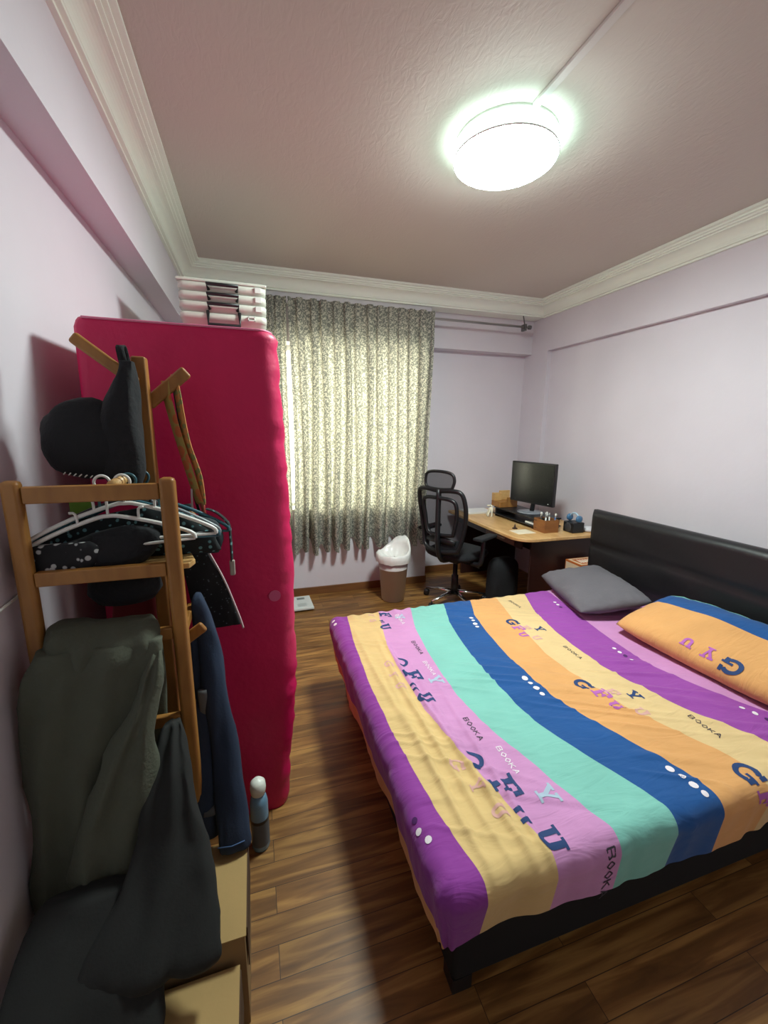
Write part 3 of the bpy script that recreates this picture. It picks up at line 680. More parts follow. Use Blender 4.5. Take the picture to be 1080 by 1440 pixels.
# striped pillow: orange front strip then navy then mint at the headboard side
def pst(s, t):
    return ((6.5 if s < 0.12 else (5.5 if s < 0.80 else 4.5)) / 10)
def pst(s, t):
    if s < 0.18: return 0.65
    return 0.55 if s < 0.8 else 0.45
bm, Mx, pt = pillow('pillow', 2.115, 1.235, 0.585, 0.50, 0.94, 0.17, math.radians(3), math.radians(-13), SH, '', 3, pst)
n = 44
def pp(x, y):    # map letter plane to pillow top
    # x along -t, y along +s
    i = (y + 1) / 2 * n; j = (x + 1) / 2 * n
    p, s, t = pt(i, j, 1); return p + Vector((-0.0012, -0.0003, 0.0025))
def pput(ch, s0, t0, sz, mi, rot180=False):
    for q in GL[ch]:
        quadgrid(lambda x, y: pp(t0 - (x if not rot180 else -x) * sz * 0.6, s0 + (y if not rot180 else -y) * sz), q, mi, 3)
pput('U', -0.66, 0.10, 0.20, 3, True); pput('Y', -0.66, -0.12, 0.22, 3, True); pput('G', -0.66, -0.36, 0.30, 1, True)
for t_ in (-0.28, -0.36, -0.44, -0.52):
    quadgrid(lambda x, y: pp(t_ + x, 0.28 + y), R_(-.022, -.018, .022, .018), 4, 1)
pl = link('pillow', bm, mats, None, True, recalc=False)
tag(pl, 'orange and navy striped pillow nearest the camera with printed letters', 'pillow')

# ================================================================ DESK
DT = wood('desk_top_wood', 'c3945c', 'dcb47c', (2, 0.7, 2), 0.35); DK = mat('dark_reddish_wood', '2e1714', 0.4, var=0.15)
desk = thing('desk', 'pale-topped desk with dark panels along the right wall', 'desk', (2.44, 3.38, 0))
dx0, dx1, dy0, dy1, dz = 2.0, 2.87, 2.73, 4.04, 0.72
do = Vector((-2.44, -3.38, 0))
bm = B(); outl = []; r = 0.16
for i in range(9): a = PI + i / 8 * PI / 2; outl.append((dx0 + r + r * math.cos(a), dy0 + r + r * math.sin(a)))
outl += [(dx1, dy0), (dx1, dy1), (dx0, dy1)]
lo = [bm.verts.new(Vector((x, y, dz - .03)) + do) for x, y in outl]; hi = [bm.verts.new(Vector((x, y, dz)) + do) for x, y in outl]
bm.faces.new(lo[::-1]); bm.faces.new(hi)
for i in range(len(lo)): bm.faces.new((lo[i], lo[(i + 1) % len(lo)], hi[(i + 1) % len(lo)], hi[i]))
link('desk_top', bm, DT, desk, bevel=0.007)
def dbox(nm, x0, x1, y0, y1, z0, z1, m, par=desk, bv=0.003):
    bm = box(B(), x0, x1, y0, y1, z0, z1); bmesh.ops.translate(bm, verts=bm.verts, vec=do); return link(nm, bm, m, par, bevel=bv)
dbox('side_panel', 2.16, 2.85, 2.80, 2.82, 0, dz - .03, DK)
dbox('side_panel', 2.16, 2.85, 3.98, 4.0, 0, dz - .03, DK)
dbox('back_panel', 2.83, 2.85, 2.82, 3.98, 0.3, dz - .03, DK)
dbox('apron', 2.10, 2.12, 2.86, 3.98, dz - .12, dz - .03, DK)
dr = dbox('drawer', 2.09, 2.10, 2.95, 3.4, dz - .11, dz - .04, mat('drawer_front', '6a4a38', 0.4))
dbox('handle', 2.075, 2.09, 3.08, 3.2, dz - .085, dz - .07, mat('pale_handle', 'b3a08c', 0.4), dr)
# papers
tag(link('paper_stack', box(B(), 2.10, 2.40, 3.76, 3.98, dz, dz + .018), mat('paper_white', 'e4e2de', 0.7), bevel=0.002), 'flat stack of white paper at far left end of desk', 'paper')
# monitor riser
ris = thing('monitor_riser', 'low black two-tier monitor riser on the desk', 'monitor stand', (2.46, 3.32, dz))
rm = Matrix.Rotation(0, 4, 'Z')
def rbox(nm, x0, x1, y0, y1, z0, z1, m=BLK, par=None, bv=0.003): return link(nm, box(B(), x0, x1, y0, y1, z0, z1), m, par, bevel=bv)
rbox('top_shelf', -.13, .13, -.34, .34, .085, .10, par=ris); rbox('lower_shelf', -.13, .13, -.34, .34, .02, .03, par=ris)
for y in (-.33, .32): rbox('leg', -.12, .12, y, y + .015, 0, .085, par=ris)
tag(link('white_pad', box(B(), 2.35, 2.44, 3.05, 3.17, dz + .0305, dz + .05), WHITE, bevel=.004), 'small white pad tucked inside the black monitor riser', 'box')
# monitor
Mc = Vector((2.474, 3.268, dz + .10))
mon = thing('monitor', 'black flat computer monitor standing on the riser', 'monitor', Mc, math.radians(13))
# local: screen faces -X
SCR = mat('screen_glass', '101214', 0.22, spec=0.6)
rbox('screen_housing', -.012, .022, -.25, .25, .085, .47, BLK, mon, .006)
rbox('screen', -.0135, -.011, -.238, .238, .10, .457, SCR, mon, .0005)
link('stand_neck', tube(B(), [(.02, 0, .01), (.035, 0, .10), (.025, 0, .25)], [.022, .02, .022], 12), BLK, mon, True)
link('stand_base', lathe(B(), [(.001, 0.0), (.12, 0.0), (.12, .008), (.05, .014), (.001, .014)], 32, cap=False), mat('monitor_base_silver', '7c8088', 0.3), mon, True)
link('power_light', lathe(B(), [(.004, 0), (.004, .002)], 12, Matrix.Translation((-.0135, -.2, .108)) @ Matrix.Rotation(-PI / 2, 4, 'Y')), WHITE, mon)
# wooden organiser behind, left
wb = thing('desk_organizer', 'light wooden desk organizer box left of the monitor', 'organizer', (2.42, 3.62, dz + .101))
rbox('body', -.10, .10, -.08, .08, 0, .055, OAK, wb); rbox('divider', -.02, .10, .06, .08, .055, .15, OAKP, wb); rbox('divider', -.10, -.02, .02, .08, .055, .13, OAKP, wb); rbox('divider', -.02, .10, -.08, -.065, .055, .10, OAK, wb)
# dark speaker behind the organiser
tag(link('speaker', box(B(), 2.40, 2.47, 3.73, 3.755, dz + .02, dz + .19), BLK, bevel=.01), 'slim black object standing behind the wooden organizer', 'speaker')
# pen box
pb = thing('pen_box', 'open brown wooden pen box on right part of desk', 'pen holder', (2.40, 2.945, dz))
W1 = wood('pen_box_wood', '7a4b26', '94602f', (1, 1, 3))
for a in ((-.07, .07, -.075, -.068, 0, .11), (-.07, .07, .068, .075, 0, .11), (-.07, -.063, -.068, .068, 0, .11), (.063, .07, -.068, .068, 0, .11)): pass
bm = B()
for a in ((-.07, .07, -.075, -.067, 0, .11), (-.07, .07, .067, .075, 0, .11), (-.07, -.062, -.067, .067, 0, .11), (.062, .07, -.067, .067, 0, .11), (-.062, .062, -.067, .067, 0, .006)): box(bm, *a)
link('body', bm, W1, pb)
pc = ['white', 'black', 'white', 'blue', 'black', 'white', 'grey', 'black']
PM = {'white': WHITE, 'black': BLK, 'blue': mat('pen_blue', '3a5f96', 0.4), 'grey': mat('pen_grey', '9a9a98', 0.3)}
for i in range(8):
    x, y = 2.40 - .045 + .03 * (i % 4), 2.945 - .045 + .03 * (i // 4) * 2.2 + .01 * (i % 3); lx_, ly_ = random.uniform(-.012, .012), random.uniform(-.012, .012)
    t = thing('pen', ['white pen in the pen box, front left', 'black pen in the pen box, front row second from left', 'white pen in the pen box, front row third', 'blue pen standing in the brown pen box', 'black pen in the back row of the pen box, leftmost', 'white pen in the back row of the pen box', 'grey pen standing in the brown pen box', 'black pen in the back row of the pen box, rightmost'][i], 'pen', (x, y, dz + .006), 0, 'pens in the wooden pen box')
    link('barrel', tube(B(), [(0, 0, 0), (lx_, ly_, .125)], .0055, 8), PM[pc[i]], t, True); link('cap', tube(B(), [(lx_, ly_, .125), (lx_ * 1.3, ly_ * 1.3, .155)], .0065, 8), WHITE if i % 2 else PM['grey'], t, True)
# black box + headphones
bb = thing('speaker_box', 'squat black speaker box at near right end of desk', 'speaker', (2.62, 2.86, dz))
rbox('body', -.06, .06, -.06, .06, 0, .09, BLK, bb, .008); link('cone', lathe(B(), [(.04, 0), (.034, .004), (.01, .001), (.001, .003)], 24, Matrix.Translation((-.0605, 0, .045)) @ Matrix.Rotation(-PI / 2, 4, 'Y'), cap=False), mat('cone_grey', '3c3d40', 0.5), bb, True)
hp = thing('headphones', 'white and blue headphones lying on the black speaker box', 'headphones', (2.62, 2.86, dz + .091))
arc = [(.0, .055 * math.cos(a), .012 + .062 * math.sin(a)) for a in [i / 12 * PI for i in range(13)]]
link('headband', tube(B(), arc, .008, 8), mat('pale_blue_plastic', 'a9c4d6', 0.35), hp, True)
for s in (-1, 1): link('ear_cup', lathe(B(), [(.024, -.012), (.03, -.006), (.03, .008), (.02, .014)], 20, Matrix.Translation((0, s * .055, .03)) @ Matrix.Rotation(PI / 2, 4, 'X')), mat('blue_cup', '3f6f97', 0.4), hp, True)
tag(link('plastic_bag', lathe(B(), [(.001, 0), (.05, .002), (.055, .02), (.03, .04), (.001, .045)], 14, Matrix.Translation((2.76, 2.84, dz)), cap=False), mat('clear_bag', 'cfcdd2', 0.3), None, True), 'crumpled pale plastic bag by the wall end of desk', 'plastic bag')
# white pronged figure
bm = B(); wx, wy = 2.27, 3.60
for dx_, dy_, h_ in ((-.03, .05, 0), (.01, .015, 0), (-.02, -.03, 0), (-.045, .0, .0)):
    tube(bm, smoothcurve([(wx, wy, dz + .09), (wx + dx_ * .5, wy + dy_ * .6, dz + .075), (wx + dx_, wy + dy_, dz + .004)], 5), [.011] * 6 + [.008] * 4 + [.006], 8)
tube(bm, smoothcurve([(wx, wy, dz + .09), (wx + .02, wy + .05, dz + .105), (wx - .01, wy + .08, dz + .10)], 4), .009, 8)
tag(link('pronged_holder', bm, mat('ivory_plastic', 'ece6d2', 0.4), None, True), 'small ivory holder with bent prongs at front of desk', 'holder')
bm = B(); box(bm, 2.17, 2.205, 3.07, 3.10, dz, dz + .01); lathe(bm, [(.012, 0), (.002, .035)], 10, Matrix.Translation((2.187, 3.085, dz + .01)))
tag(link('pointed_holder', bm, mat('dark_brown', '3a2520', 0.5)), 'tiny dark pointed stand at front edge of desk', 'holder')
tag(link('desk_mat', box(B(), 2.10, 2.27, 2.90, 3.04, dz, dz + .002), mat('cream_card', 'e8dcc2', 0.6)), 'cream card lying on front corner of desk', 'card')
# orange printed carton under/behind headboard
cart = thing('printed_carton', 'orange and white printed carton beside desk end behind the grey pillow', 'carton', (2.60, 2.66, 0))
rbox('body', -.13, .17, -.09, .09, 0, .52, mat('carton_orange', 'b5622c', 0.5), cart, .003)
bm = B(); box(bm, -.1315, -.13, -.08, .08, .44, .505); box(bm, -.09, .165, -.0915, -.09, .485, .505); box(bm, -.09, .165, -.0915, -.09, .415, .43)
box(bm, -.12, .16, .06, .075, .5195, .521); box(bm, -.12, .16, -.08, -.065, .5195, .521); box(bm, -.12, -.1, -.065, .06, .5195, .521)
link('printed_band', bm, mat('carton_cream', 'd8c6a8', 0.5), cart)
bm = B()
for i in range(9):
    x = -.08 + i * .027; tube(bm, [(x, -.0918, .44), (x + .012, -.0918, .475), (x + .022, -.0918, .44)], .003, 5); tube(bm, [(x, -.04, .521), (x + .012, .035, .521), (x + .022, -.04, .521)], .004, 5)
link('printed_squiggle', bm, mat('carton_white', 'e6dccb', 0.5), cart)

# ================================================================ OFFICE CHAIR
ch = thing('office_chair', 'black mesh-back office chair with headrest, turned toward the desk', 'chair', (1.73, 3.30, 0), math.radians(28))
NET = mesh_net_mat()
for i in range(5):
    a = 2 * PI * i / 5 + 0.5
    bm = tube(B(), [(0.02 * math.cos(a), 0.02 * math.sin(a), .10), (.15 * math.cos(a), .15 * math.sin(a), .092), (.29 * math.cos(a), .29 * math.sin(a), .075)], [.026, .02, .013], 8, flat=(1, .7))
    l_ = link('base_leg', bm, CHROME, ch, True)
    Mx = Matrix.Translation((.29 * math.cos(a), .29 * math.sin(a), .028)) @ Matrix.Rotation(a + .4, 4, 'Z') @ Matrix.Rotation(PI / 2, 4, 'X')
    bm = lathe(B(), [(.01, -.026), (.028, -.024), (.028, -.006), (.016, -.004), (.016, .004), (.028, .006), (.028, .024), (.01, .026)], 18, Mx); tube(bm, [(.29 * math.cos(a), .29 * math.sin(a), .03), (.29 * math.cos(a), .29 * math.sin(a), .075)], .008, 8)
    link('caster', bm, BLK, l_, True)
link('gas_column', lathe(B(), [(.032, .08), (.032, .26), (.022, .265), (.022, .42)], 18), BLK, ch, True)
link('height_lever', tube(B(), [(.0, -.05, .40), (.0, -.2, .395), (.0, -.25, .39)], [.007, .006, .01], 8), BLK, ch, True)
link('seat_plate', box(B(), -.12, .14, -.1, .1, .41, .44), BLK, ch, bevel=.01)
def cushion(x0, x1, y0, y1, z0, z1, n=26, seed=0):
    bm = B(); T, Bo = {}, {}
    for j in range(n + 1):
        for i in range(n + 1):
            s, t = -1 + 2 * i / n, -1 + 2 * j / n
            k = math.sqrt(1 - 0.32 * t * t); k2 = math.sqrt(1 - 0.32 * s * s)
            x = (x0 + x1) / 2 + s * (x1 - x0) / 2 * k; y = (y0 + y1) / 2 + t * (y1 - y0) / 2 * k2
            e = (max(0, 1 - abs(s) ** 6) * max(0, 1 - abs(t) ** 6)) ** .5; m_ = (z0 + z1) / 2
            drop = -0.04 * max(0, s - .5) ** 1.5
            T[i, j] = bm.verts.new((x, y, m_ + e * (z1 - m_) + drop + .004 * noise.noise(Vector((x * 9, y * 9, seed)))))
            Bo[i, j] = T[i, j] if i in (0, n) or j in (0, n) else bm.verts.new((x, y, m_ + e * (z0 - m_) + drop))
    for g in (T, Bo):
        for j in range(n):
            for i in range(n): bm.faces.new((g[i, j], g[i + 1, j], g[i + 1, j + 1], g[i, j + 1]))
    return bm
link('seat', cushion(-.22, .27, -.25, .25, .44, .53), BLKF, ch, True)
# backrest frame: outline curve in (y,z), offset x curved
def bx_(y, z): return -.235 - .10 * (z - .55) + .22 * y * y + .03 * math.sin((z - .55) * 6)
outl = [(-.17, .56), (-.205, .68), (-.235, .85), (-.24, .98), (-.215, 1.07), (-.13, 1.085), (0, 1.075), (.13, 1.085), (.215, 1.07), (.24, .98), (.235, .85), (.205, .68), (.17, .56), (0, .53)]
pts = smoothcurve([(bx_(y, z), y, z) for y, z in outl] + [(bx_(*outl[0]), outl[0][0], outl[0][1])], 5)[:-1]
link('backrest_frame', tube(B(), pts, .019, 10, closed=True, flat=(1, 1)), BLK, ch, True)
inn = [(-.13, .70), (-.165, .85), (-.17, .97), (-.12, 1.01), (0, 1.015), (.12, 1.01), (.17, .97), (.165, .85), (.13, .70), (0, .685)]
pts2 = smoothcurve([(bx_(y, z) - .025, y, z) for y, z in inn] + [(bx_(*inn[0]) - .025, inn[0][0], inn[0][1])], 5)[:-1]
link('inner_frame', tube(B(), pts2, .017, 10, closed=True), BLK, ch, True)
def fan(pts, dx=0):
    bm = B(); vs_ = [bm.verts.new(Vector(p) + Vector((dx, 0, 0))) for p in pts]; c = sum((Vector(p) for p in pts), Vector()) / len(pts) + Vector((dx, 0, 0))
    mid = [bm.verts.new(c.lerp(Vector(p) + Vector((dx, 0, 0)), .5) + Vector((-.008, 0, 0))) for p in pts]; cv = bm.verts.new(c + Vector((-.011, 0, 0))); n_ = len(vs_)
    for i in range(n_):
        bm.faces.new((vs_[i], vs_[(i + 1) % n_], mid[(i + 1) % n_], mid[i])); bm.faces.new((mid[i], mid[(i + 1) % n_], cv))
    return bm
link('backrest_mesh', fan(pts), NET, ch, True)
link('lumbar_pad', tube(B(), [(bx_(y, .64) - .015, y, .64 - .3 * y * y) for y in (-.15, -.08, 0, .08, .15)], [.02, .03, .035, .03, .02], 10, flat=(.5, 1)), BLK, ch, True)
link('back_support', tube(B(), smoothcurve([(-.05, 0, .43), (-.22, 0, .46), (-.28, 0, .60), (-.29, 0, .8), (-.29, 0, 1.09)], 4), .02, 8, flat=(1, 1.3)), BLK, ch, True)
hd = [(-.13, 1.10), (-.15, 1.17), (-.12, 1.225), (0, 1.24), (.12, 1.225), (.15, 1.17), (.13, 1.10), (0, 1.09)]
hx = lambda y, z: -.245 - .05 + .5 * y * y
pts3 = smoothcurve([(hx(y, z), y, z) for y, z in hd] + [(hx(*hd[0]), hd[0][0], hd[0][1])], 5)[:-1]
hr = link('headrest', tube(B(), pts3, .013, 10, closed=True), BLK, ch, True); link('headrest_mesh', fan(pts3), NET, hr, True)
for s in (-1, 1):
    ar = link('armrest', tube(B(), smoothcurve([(-.05, s * .2, .43), (-.05, s * .29, .45), (-.04, s * .30, .60), (-.03, s * .30, .66)], 4), .017, 8, flat=(1, 1.3)), BLK, ch, True)
    link('arm_pad', box(B(), -.14, .12, s * .30 - .045, s * .30 + .045, .66, .69), BLKF, ar, bevel=.012)
# soft black upright mass under desk by chair
bm = loft(B(), [(0.0, 2.04, 2.30, 3.2, .07), (.03, 2.02, 2.32, 3.2, .09), (.2, 2.02, 2.32, 3.2, .10), (.34, 2.03, 2.31, 3.2, .09), (.40, 2.06, 2.28, 3.2, .06), (.42, 2.09, 2.25, 3.2, .03)], amp=.008)
tag(link('black_mass', bm, BLKF, None, True), 'soft black mass standing on floor under the desk', 'bag')

# ================================================================ WASTE BIN, SCALE, BOTTLE
wbn = thing('waste_bin', 'tapered white plastic waste bin below the curtain', 'waste bin', (1.20, 3.52, 0))
TR = mat('bin_plastic', 'cdc6c4', 0.35)
link('body', lathe(B(), [(.001, 0), (.098, 0), (.105, .01), (.112, .10), (.120, .2), (.121, .205), (.145, .42), (.142, .42), (.108, .012), (.001, .01)], 40, cap=False), TR, wbn, True)
link('rim', lathe(B(), [(.140, .40), (.155, .402), (.158, .44), (.150, .452), (.140, .45), (.138, .41)], 40, cap=False), WHITE, wbn, True)
bm = B(); n = 60; rg = []
for j, (r_, z_) in enumerate([(.157, .38), (.163, .41), (.161, .45), (.150, .462), (.140, .45), (.115, .42), (.05, .40)]):
    rg.append([bm.verts.new(((r_ + .006 * noise.noise(Vector((math.cos(a) * 6, math.sin(a) * 6, j)))) * math.cos(a), (r_ + .006 * noise.noise(Vector((math.cos(a) * 6, math.sin(a) * 6, j)))) * math.sin(a), z_ + .012 * noise.noise(Vector((math.cos(a) * 4, math.sin(a) * 4, j * .3))) + (.13 if j in (3,) else (.07 if j in (2, 4) else 0)) * max(0, math.cos(a - .5)) ** 1.5)) for a in [2 * PI * i / n for i in range(n)]])
for a, b_ in zip(rg, rg[1:]):
    for i in range(n): bm.faces.new((a[i], a[(i + 1) % n], b_[(i + 1) % n], b_[i]))
link('bin_liner', bm, mat('liner_plastic', 'ecebe8', 0.25), wbn, True)
sc = thing('bathroom_scale', 'flat white bathroom scale on floor beside the wardrobe', 'scale', (0.30, 3.60, 0), 0.03)
rbox('platform', -.15, .145, -.14, .14, .012, .032, mat('scale_glass', 'd5dad6', 0.2), sc, .004)
for x in (-.1, .1):
    for y in (-.1, .1): link('foot', lathe(B(), [(.02, 0), (.02, .012)], 12, Matrix.Translation((x, y, 0))), BLK, sc)
rbox('display', .02, .09, .06, .1, .0322, .033, mat('display_grey', '6d7a78', 0.3), sc, 0)
for x, y in ((.05, -.06), (-.07, .02)): rbox('foot_pad', x - .04, x + .04, y - .035, y + .035, .0322, .0328, mat('pad_grey', 'b6bdb9', 0.3), sc, 0)
bt = thing('bottle', 'blue bottle with round white cap standing before the wardrobe', 'bottle', (-0.045, 1.40, 0))
link('body', lathe(B(), [(.001, 0), (.030, 0), (.033, .01), (.033, .20), (.028, .225), (.018, .238), (.001, .238)], 28, cap=False), mat('blue_bottle', '6f93ad', 0.25), bt, True)
link('label', lathe(B(), [(.0336, .025), (.0336, .125)], 28, cap=False), mat('bottle_label', '4a5560', 0.4), bt, True)
link('band', lathe(B(), [(.0338, .125), (.0338, .138)], 28, cap=False), BLK, bt, True)
link('cap', lathe(B(), [(.02, .235), (.026, .24), (.029, .262), (.027, .285), (.016, .297), (.001, .3)], 24, cap=False), mat('cap_white', 'dfe3da', 0.4), bt, True)

# ================================================================ CARDBOARD BOXES
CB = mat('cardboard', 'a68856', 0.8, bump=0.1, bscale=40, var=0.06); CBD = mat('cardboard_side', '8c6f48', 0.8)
def carton(label, x0, x1, y0, y1, z1, hole):
    t = thing('cardboard_box', label, 'cardboard box', ((x0 + x1) / 2, (y0 + y1) / 2, 0)); w, d = (x1 - x0) / 2, (y1 - y0) / 2
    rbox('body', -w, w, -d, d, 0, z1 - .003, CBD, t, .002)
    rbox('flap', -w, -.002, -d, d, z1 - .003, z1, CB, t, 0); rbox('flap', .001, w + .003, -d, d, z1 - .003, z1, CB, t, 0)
    rbox('tape', -.03, .03, -d - .001, d + .001, z1, z1 + .0008, mat('tape', 'a88a58', 0.3), t, 0)
    bm = box(B(), w + .003, w + .006, -d + .02, d - .01, z1 - .13, z1 - .002, Matrix.Identity(4)); link('shade_strip', bm, mat('side_shade', '4a3320', 0.8), t)  # dark strip on the right side, the box's own shade put into colour
    if hole:
        link('hand_hole', lathe(B(), [(.022, 0), (.022, .001)], 20, Matrix.Translation((w - .04, d - .14, z1 + .0005)) @ Matrix.Scale(1.6, 4, Vector((0, 1, 0)))), BLK, t)
    return t
carton('far cardboard box on the floor under the clothes rack', -.50, -.082, .90, 1.175, .30, False)
carton('near cardboard box with an oval hand hole, lowest in the photo', -.52, -.10, .46, .885, .235, True)

# ================================================================ CLOTHES RACK
RY = 1.20; rx0, rx1 = -.553, -.218; PY = 1.40; px = -.297
rack = thing('clothes_rack', 'light wooden ladder clothes rack with pegs by the left wall', 'clothes rack', (-.38, 1.25, 0))
ro = Vector((.38, -1.25, 0))
def kbox(nm, a, m=OAK, par=rack, bv=.004):
    bm = box(B(), *a); bmesh.ops.translate(bm, verts=bm.verts, vec=ro); return link(nm, bm, m, par, bevel=bv)
for x in (rx0, rx1): kbox('post', (x - .02, x + .02, RY - .017, RY + .017, 0, 1.452), bv=.012)
kbox('top_rail', (rx0 + .02, rx1 - .02, RY - .01, RY + .01, 1.395, 1.437))
kbox('shelf_rail', (rx0 + .02, rx1 - .02, RY - .012, RY + .012, 1.185, 1.222))
kbox('rung', (rx0 + .02, rx1 - .02, RY - .01, RY + .01, 1.00, 1.035))
kbox('rung', (rx0 + .02, rx1 - .02, RY - .01, RY + .01, .73, .765))
kbox('rung', (rx0 + .02, rx1 - .02, RY - .01, RY + .01, .40, .435))
kbox('centre_pole', (px - .019, px + .019, PY - .019, PY + .019, 0, 1.775), bv=.006)
# shelf with pointed tongue to the pole
bm = B(); pl_ = [(rx0 + .01, RY + .012), (rx1 + .035, RY + .012), (rx1 + .045, RY + .05), (rx1 + .01, PY - .02), (px - .04, PY - .02), (rx0 + .01, RY + .11)]
lo = [bm.verts.new(Vector((x, y, 1.195)) + ro) for x, y in pl_]; hi = [bm.verts.new(Vector((x, y, 1.212)) + ro) for x, y in pl_]; bm.faces.new(lo[::-1]); bm.faces.new(hi)
for i in range(6): bm.faces.new((lo[i], lo[(i + 1) % 6], hi[(i + 1) % 6], hi[i]))
link('shelf', bm, OAKP, rack, bevel=.004)
link('hanging_bar', tube(B(), [Vector((-.345, RY + .01, 1.432)) + ro, Vector((-.345, PY - .0, 1.447)) + ro], .0145, 16), OAKP, rack, True)
kbox('bar_block', (-.365, px - .019, PY - .017, PY + .017, 1.42, 1.475))
for z in (.99, .72): kbox('side_stretcher', (rx1 - .01, rx1 + .01, RY + .017, PY - .0, z, z + .03)); 
def peg(x0, y0, z0, x1, y1, z1, w=.019):
    a, b_ = Vector((x0, y0, z0)), Vector((x1, y1, z1)); d = b_ - a; L_ = d.length; rot = d.to_track_quat('X', 'Z').to_matrix().to_4x4()
    bm = box(B(), 0, L_, -.009, .009, -w, w, Matrix.Translation(a + ro) @ rot); return link('peg', bm, OAK, rack, bevel=.008, segs=3)
peg(px - .005, PY - .03, 1.70, -.445, PY - .03, 1.815, .016); peg(px + .005, PY + .028, 1.645, -.178, PY + .028, 1.745, .019)
peg(px, PY - .03, 1.24, -.178, PY - .03, 1.318, .018); peg(-.238, 1.268, .945, -.166, 1.268, .995, .017)
kbox('pole_foot', (px - .2, px + .12, PY - .02, PY + .02, 0, .04))

# hangers on the bar
def hanger(y, xo, m, label, zdrop=.0, lw=.22, rw=.22, tilt=0., cut=0.095):
    t = thing('clothes_hanger', label, 'clothes hanger', (-.345 + xo, y, 1.438), 0, 'plastic hangers on the rack bar')
    t.rotation_euler = (0, tilt, random.uniform(-.12, .12))
    hk = [(.018 * math.cos(a), 0, .0 + .018 * math.sin(a)) for a in [math.radians(d) for d in range(200, -70, -30)]]
    link('hook', tube(B(), smoothcurve(hk + [(.004, 0, -.03), (.0, 0, -.055 - zdrop)], 3), .0035, 8), m, t, True)
    z0 = -.058 - zdrop; zl = z0 - cut
    sh = smoothcurve([(-lw, 0, zl - .015), (-lw + .01, 0, zl + .005), (-lw * .55, 0, z0 - cut * .42), (-.03, 0, z0 - .004), (0, 0, z0), (.03, 0, z0 - .004), (rw * .55, 0, z0 - cut * .42), (rw - .01, 0, zl + .005), (rw, 0, zl - .015)], 4)
    bm = tube(B(), sh, .0055, 8, flat=(1, 1.2)); tube(bm, [(-lw, 0, zl - .015), (rw, 0, zl - .015)], .0042, 8)
    for s in (-1, 1): tube(bm, smoothcurve([(s * .07, 0, z0 - .02), (s * .072, 0, z0 + .012), (s * .085, 0, z0 + .016)], 3), .0035, 6)
    link('frame', bm, m, t, True)
    return t
HW = mat('hanger_white', 'd9d8d4', 0.3); HT = mat('hanger_teal', '2d5a66', 0.35); HB = mat('hanger_black', '17191c', 0.3); HG = mat('hanger_grey', '7e858a', 0.35)
hanger(1.245, .012, HW, 'white plastic hanger, nearest on the rack bar', cut=.085)
hanger(1.232, -.03, HW, 'white plastic hanger lying low across the rack shelf, left end forward', zdrop=.03, tilt=-.05, lw=.2, rw=.2, cut=.07)
hanger(1.27, .02, HT, 'teal hanger directly behind the white one', tilt=.02)
hanger(1.30, -.01, HB, 'black hanger in the middle of the rack bar', tilt=-.03)
hanger(1.325, .02, HG, 'grey hanger behind the black one', tilt=.03)
hanger(1.35, .035, HT, 'rearmost teal hanger, its right arm sticking out past the post', lw=.2, rw=.23, tilt=.03)
# dark straps & tops crammed on the hangers above the shelf
def ribbon(bm, pts, w, th=.002, wdir=Vector((0, 1, 0))):
    P_ = smoothcurve(pts, 6); rg_ = []
    for i, p in enumerate(P_):
        ww = w if not isinstance(w, (list, tuple)) else w[0] + (w[1] - w[0]) * i / (len(P_) - 1)
        t = (P_[min(i + 1, len(P_) - 1)] - P_[max(i - 1, 0)]).normalized(); nn = t.cross(wdir).normalized()
        rg_.append([bm.verts.new(p + wdir * a * ww / 2 + nn * b_ * th / 2) for a, b_ in ((-1, -1), (1, -1), (1, 1), (-1, 1))])
    for a, b_ in zip(rg_, rg_[1:]):
        for k in range(4): bm.faces.new((a[k], a[(k + 1) % 4], b_[(k + 1) % 4], b_[k]))
    bm.faces.new(rg_[0][::-1]); bm.faces.new(rg_[-1]); return bm
def pat_mat(name, c0, c1, scale=40, th=.5):
    m = mat(name, c0, .85); nt = m.node_tree; b = nt.nodes['Principled BSDF']; v = nt.nodes.new('ShaderNodeTexVoronoi'); v.inputs['Scale'].default_value = scale
    tc = nt.nodes.new('ShaderNodeTexCoord'); nt.links.new(tc.outputs['Object'], v.inputs['Vector']); r = nt.nodes.new('ShaderNodeValToRGB'); r.color_ramp.elements[0].position = th - .06; r.color_ramp.elements[0].color = lin(c1); r.color_ramp.elements[1].position = th + .02; r.color_ramp.elements[1].color = lin(c0)
    nt.links.new(v.outputs['Distance'], r.inputs[0]); nt.links.new(r.outputs[0], b.inputs['Base Color']); return m
BWP = pat_mat('black_white_print', '15161a', 'b9bcbc', 48, .34); TLP = pat_mat('teal_print', '10181b', '5f8b90', 55, .3)
bm = loft(B(), [(1.214, -.50, -.29, 1.255, .022), (1.235, -.52, -.27, 1.255, .03), (1.27, -.50, -.25, 1.255, .026), (1.30, -.42, -.27, 1.255, .015), (1.315, -.36, -.32, 1.255, .006)], amp=.008, freq=22)
tag(link('crumpled_shirt', bm, BLKF, None, True), 'crumpled black shirt bunched on the rack shelf under the white hanger', 'clothing')
bm = loft(B(), [(1.213, -.56, -.42, 1.222, .006), (1.235, -.57, -.40, 1.225, .012), (1.27, -.56, -.40, 1.228, .010), (1.285, -.50, -.42, 1.228, .004)], amp=.007, freq=26)
tag(link('patterned_shirt', bm, BWP, None, True), 'black and white printed shirt at left end of the rack shelf', 'clothing')
bm = loft(B(), [(1.214, -.58, -.10, 1.32, .02), (1.25, -.58, -.11, 1.32, .03), (1.29, -.55, -.13, 1.32, .026), (1.33, -.45, -.20, 1.32, .015), (1.35, -.38, -.28, 1.32, .008)], amp=.01, freq=20)
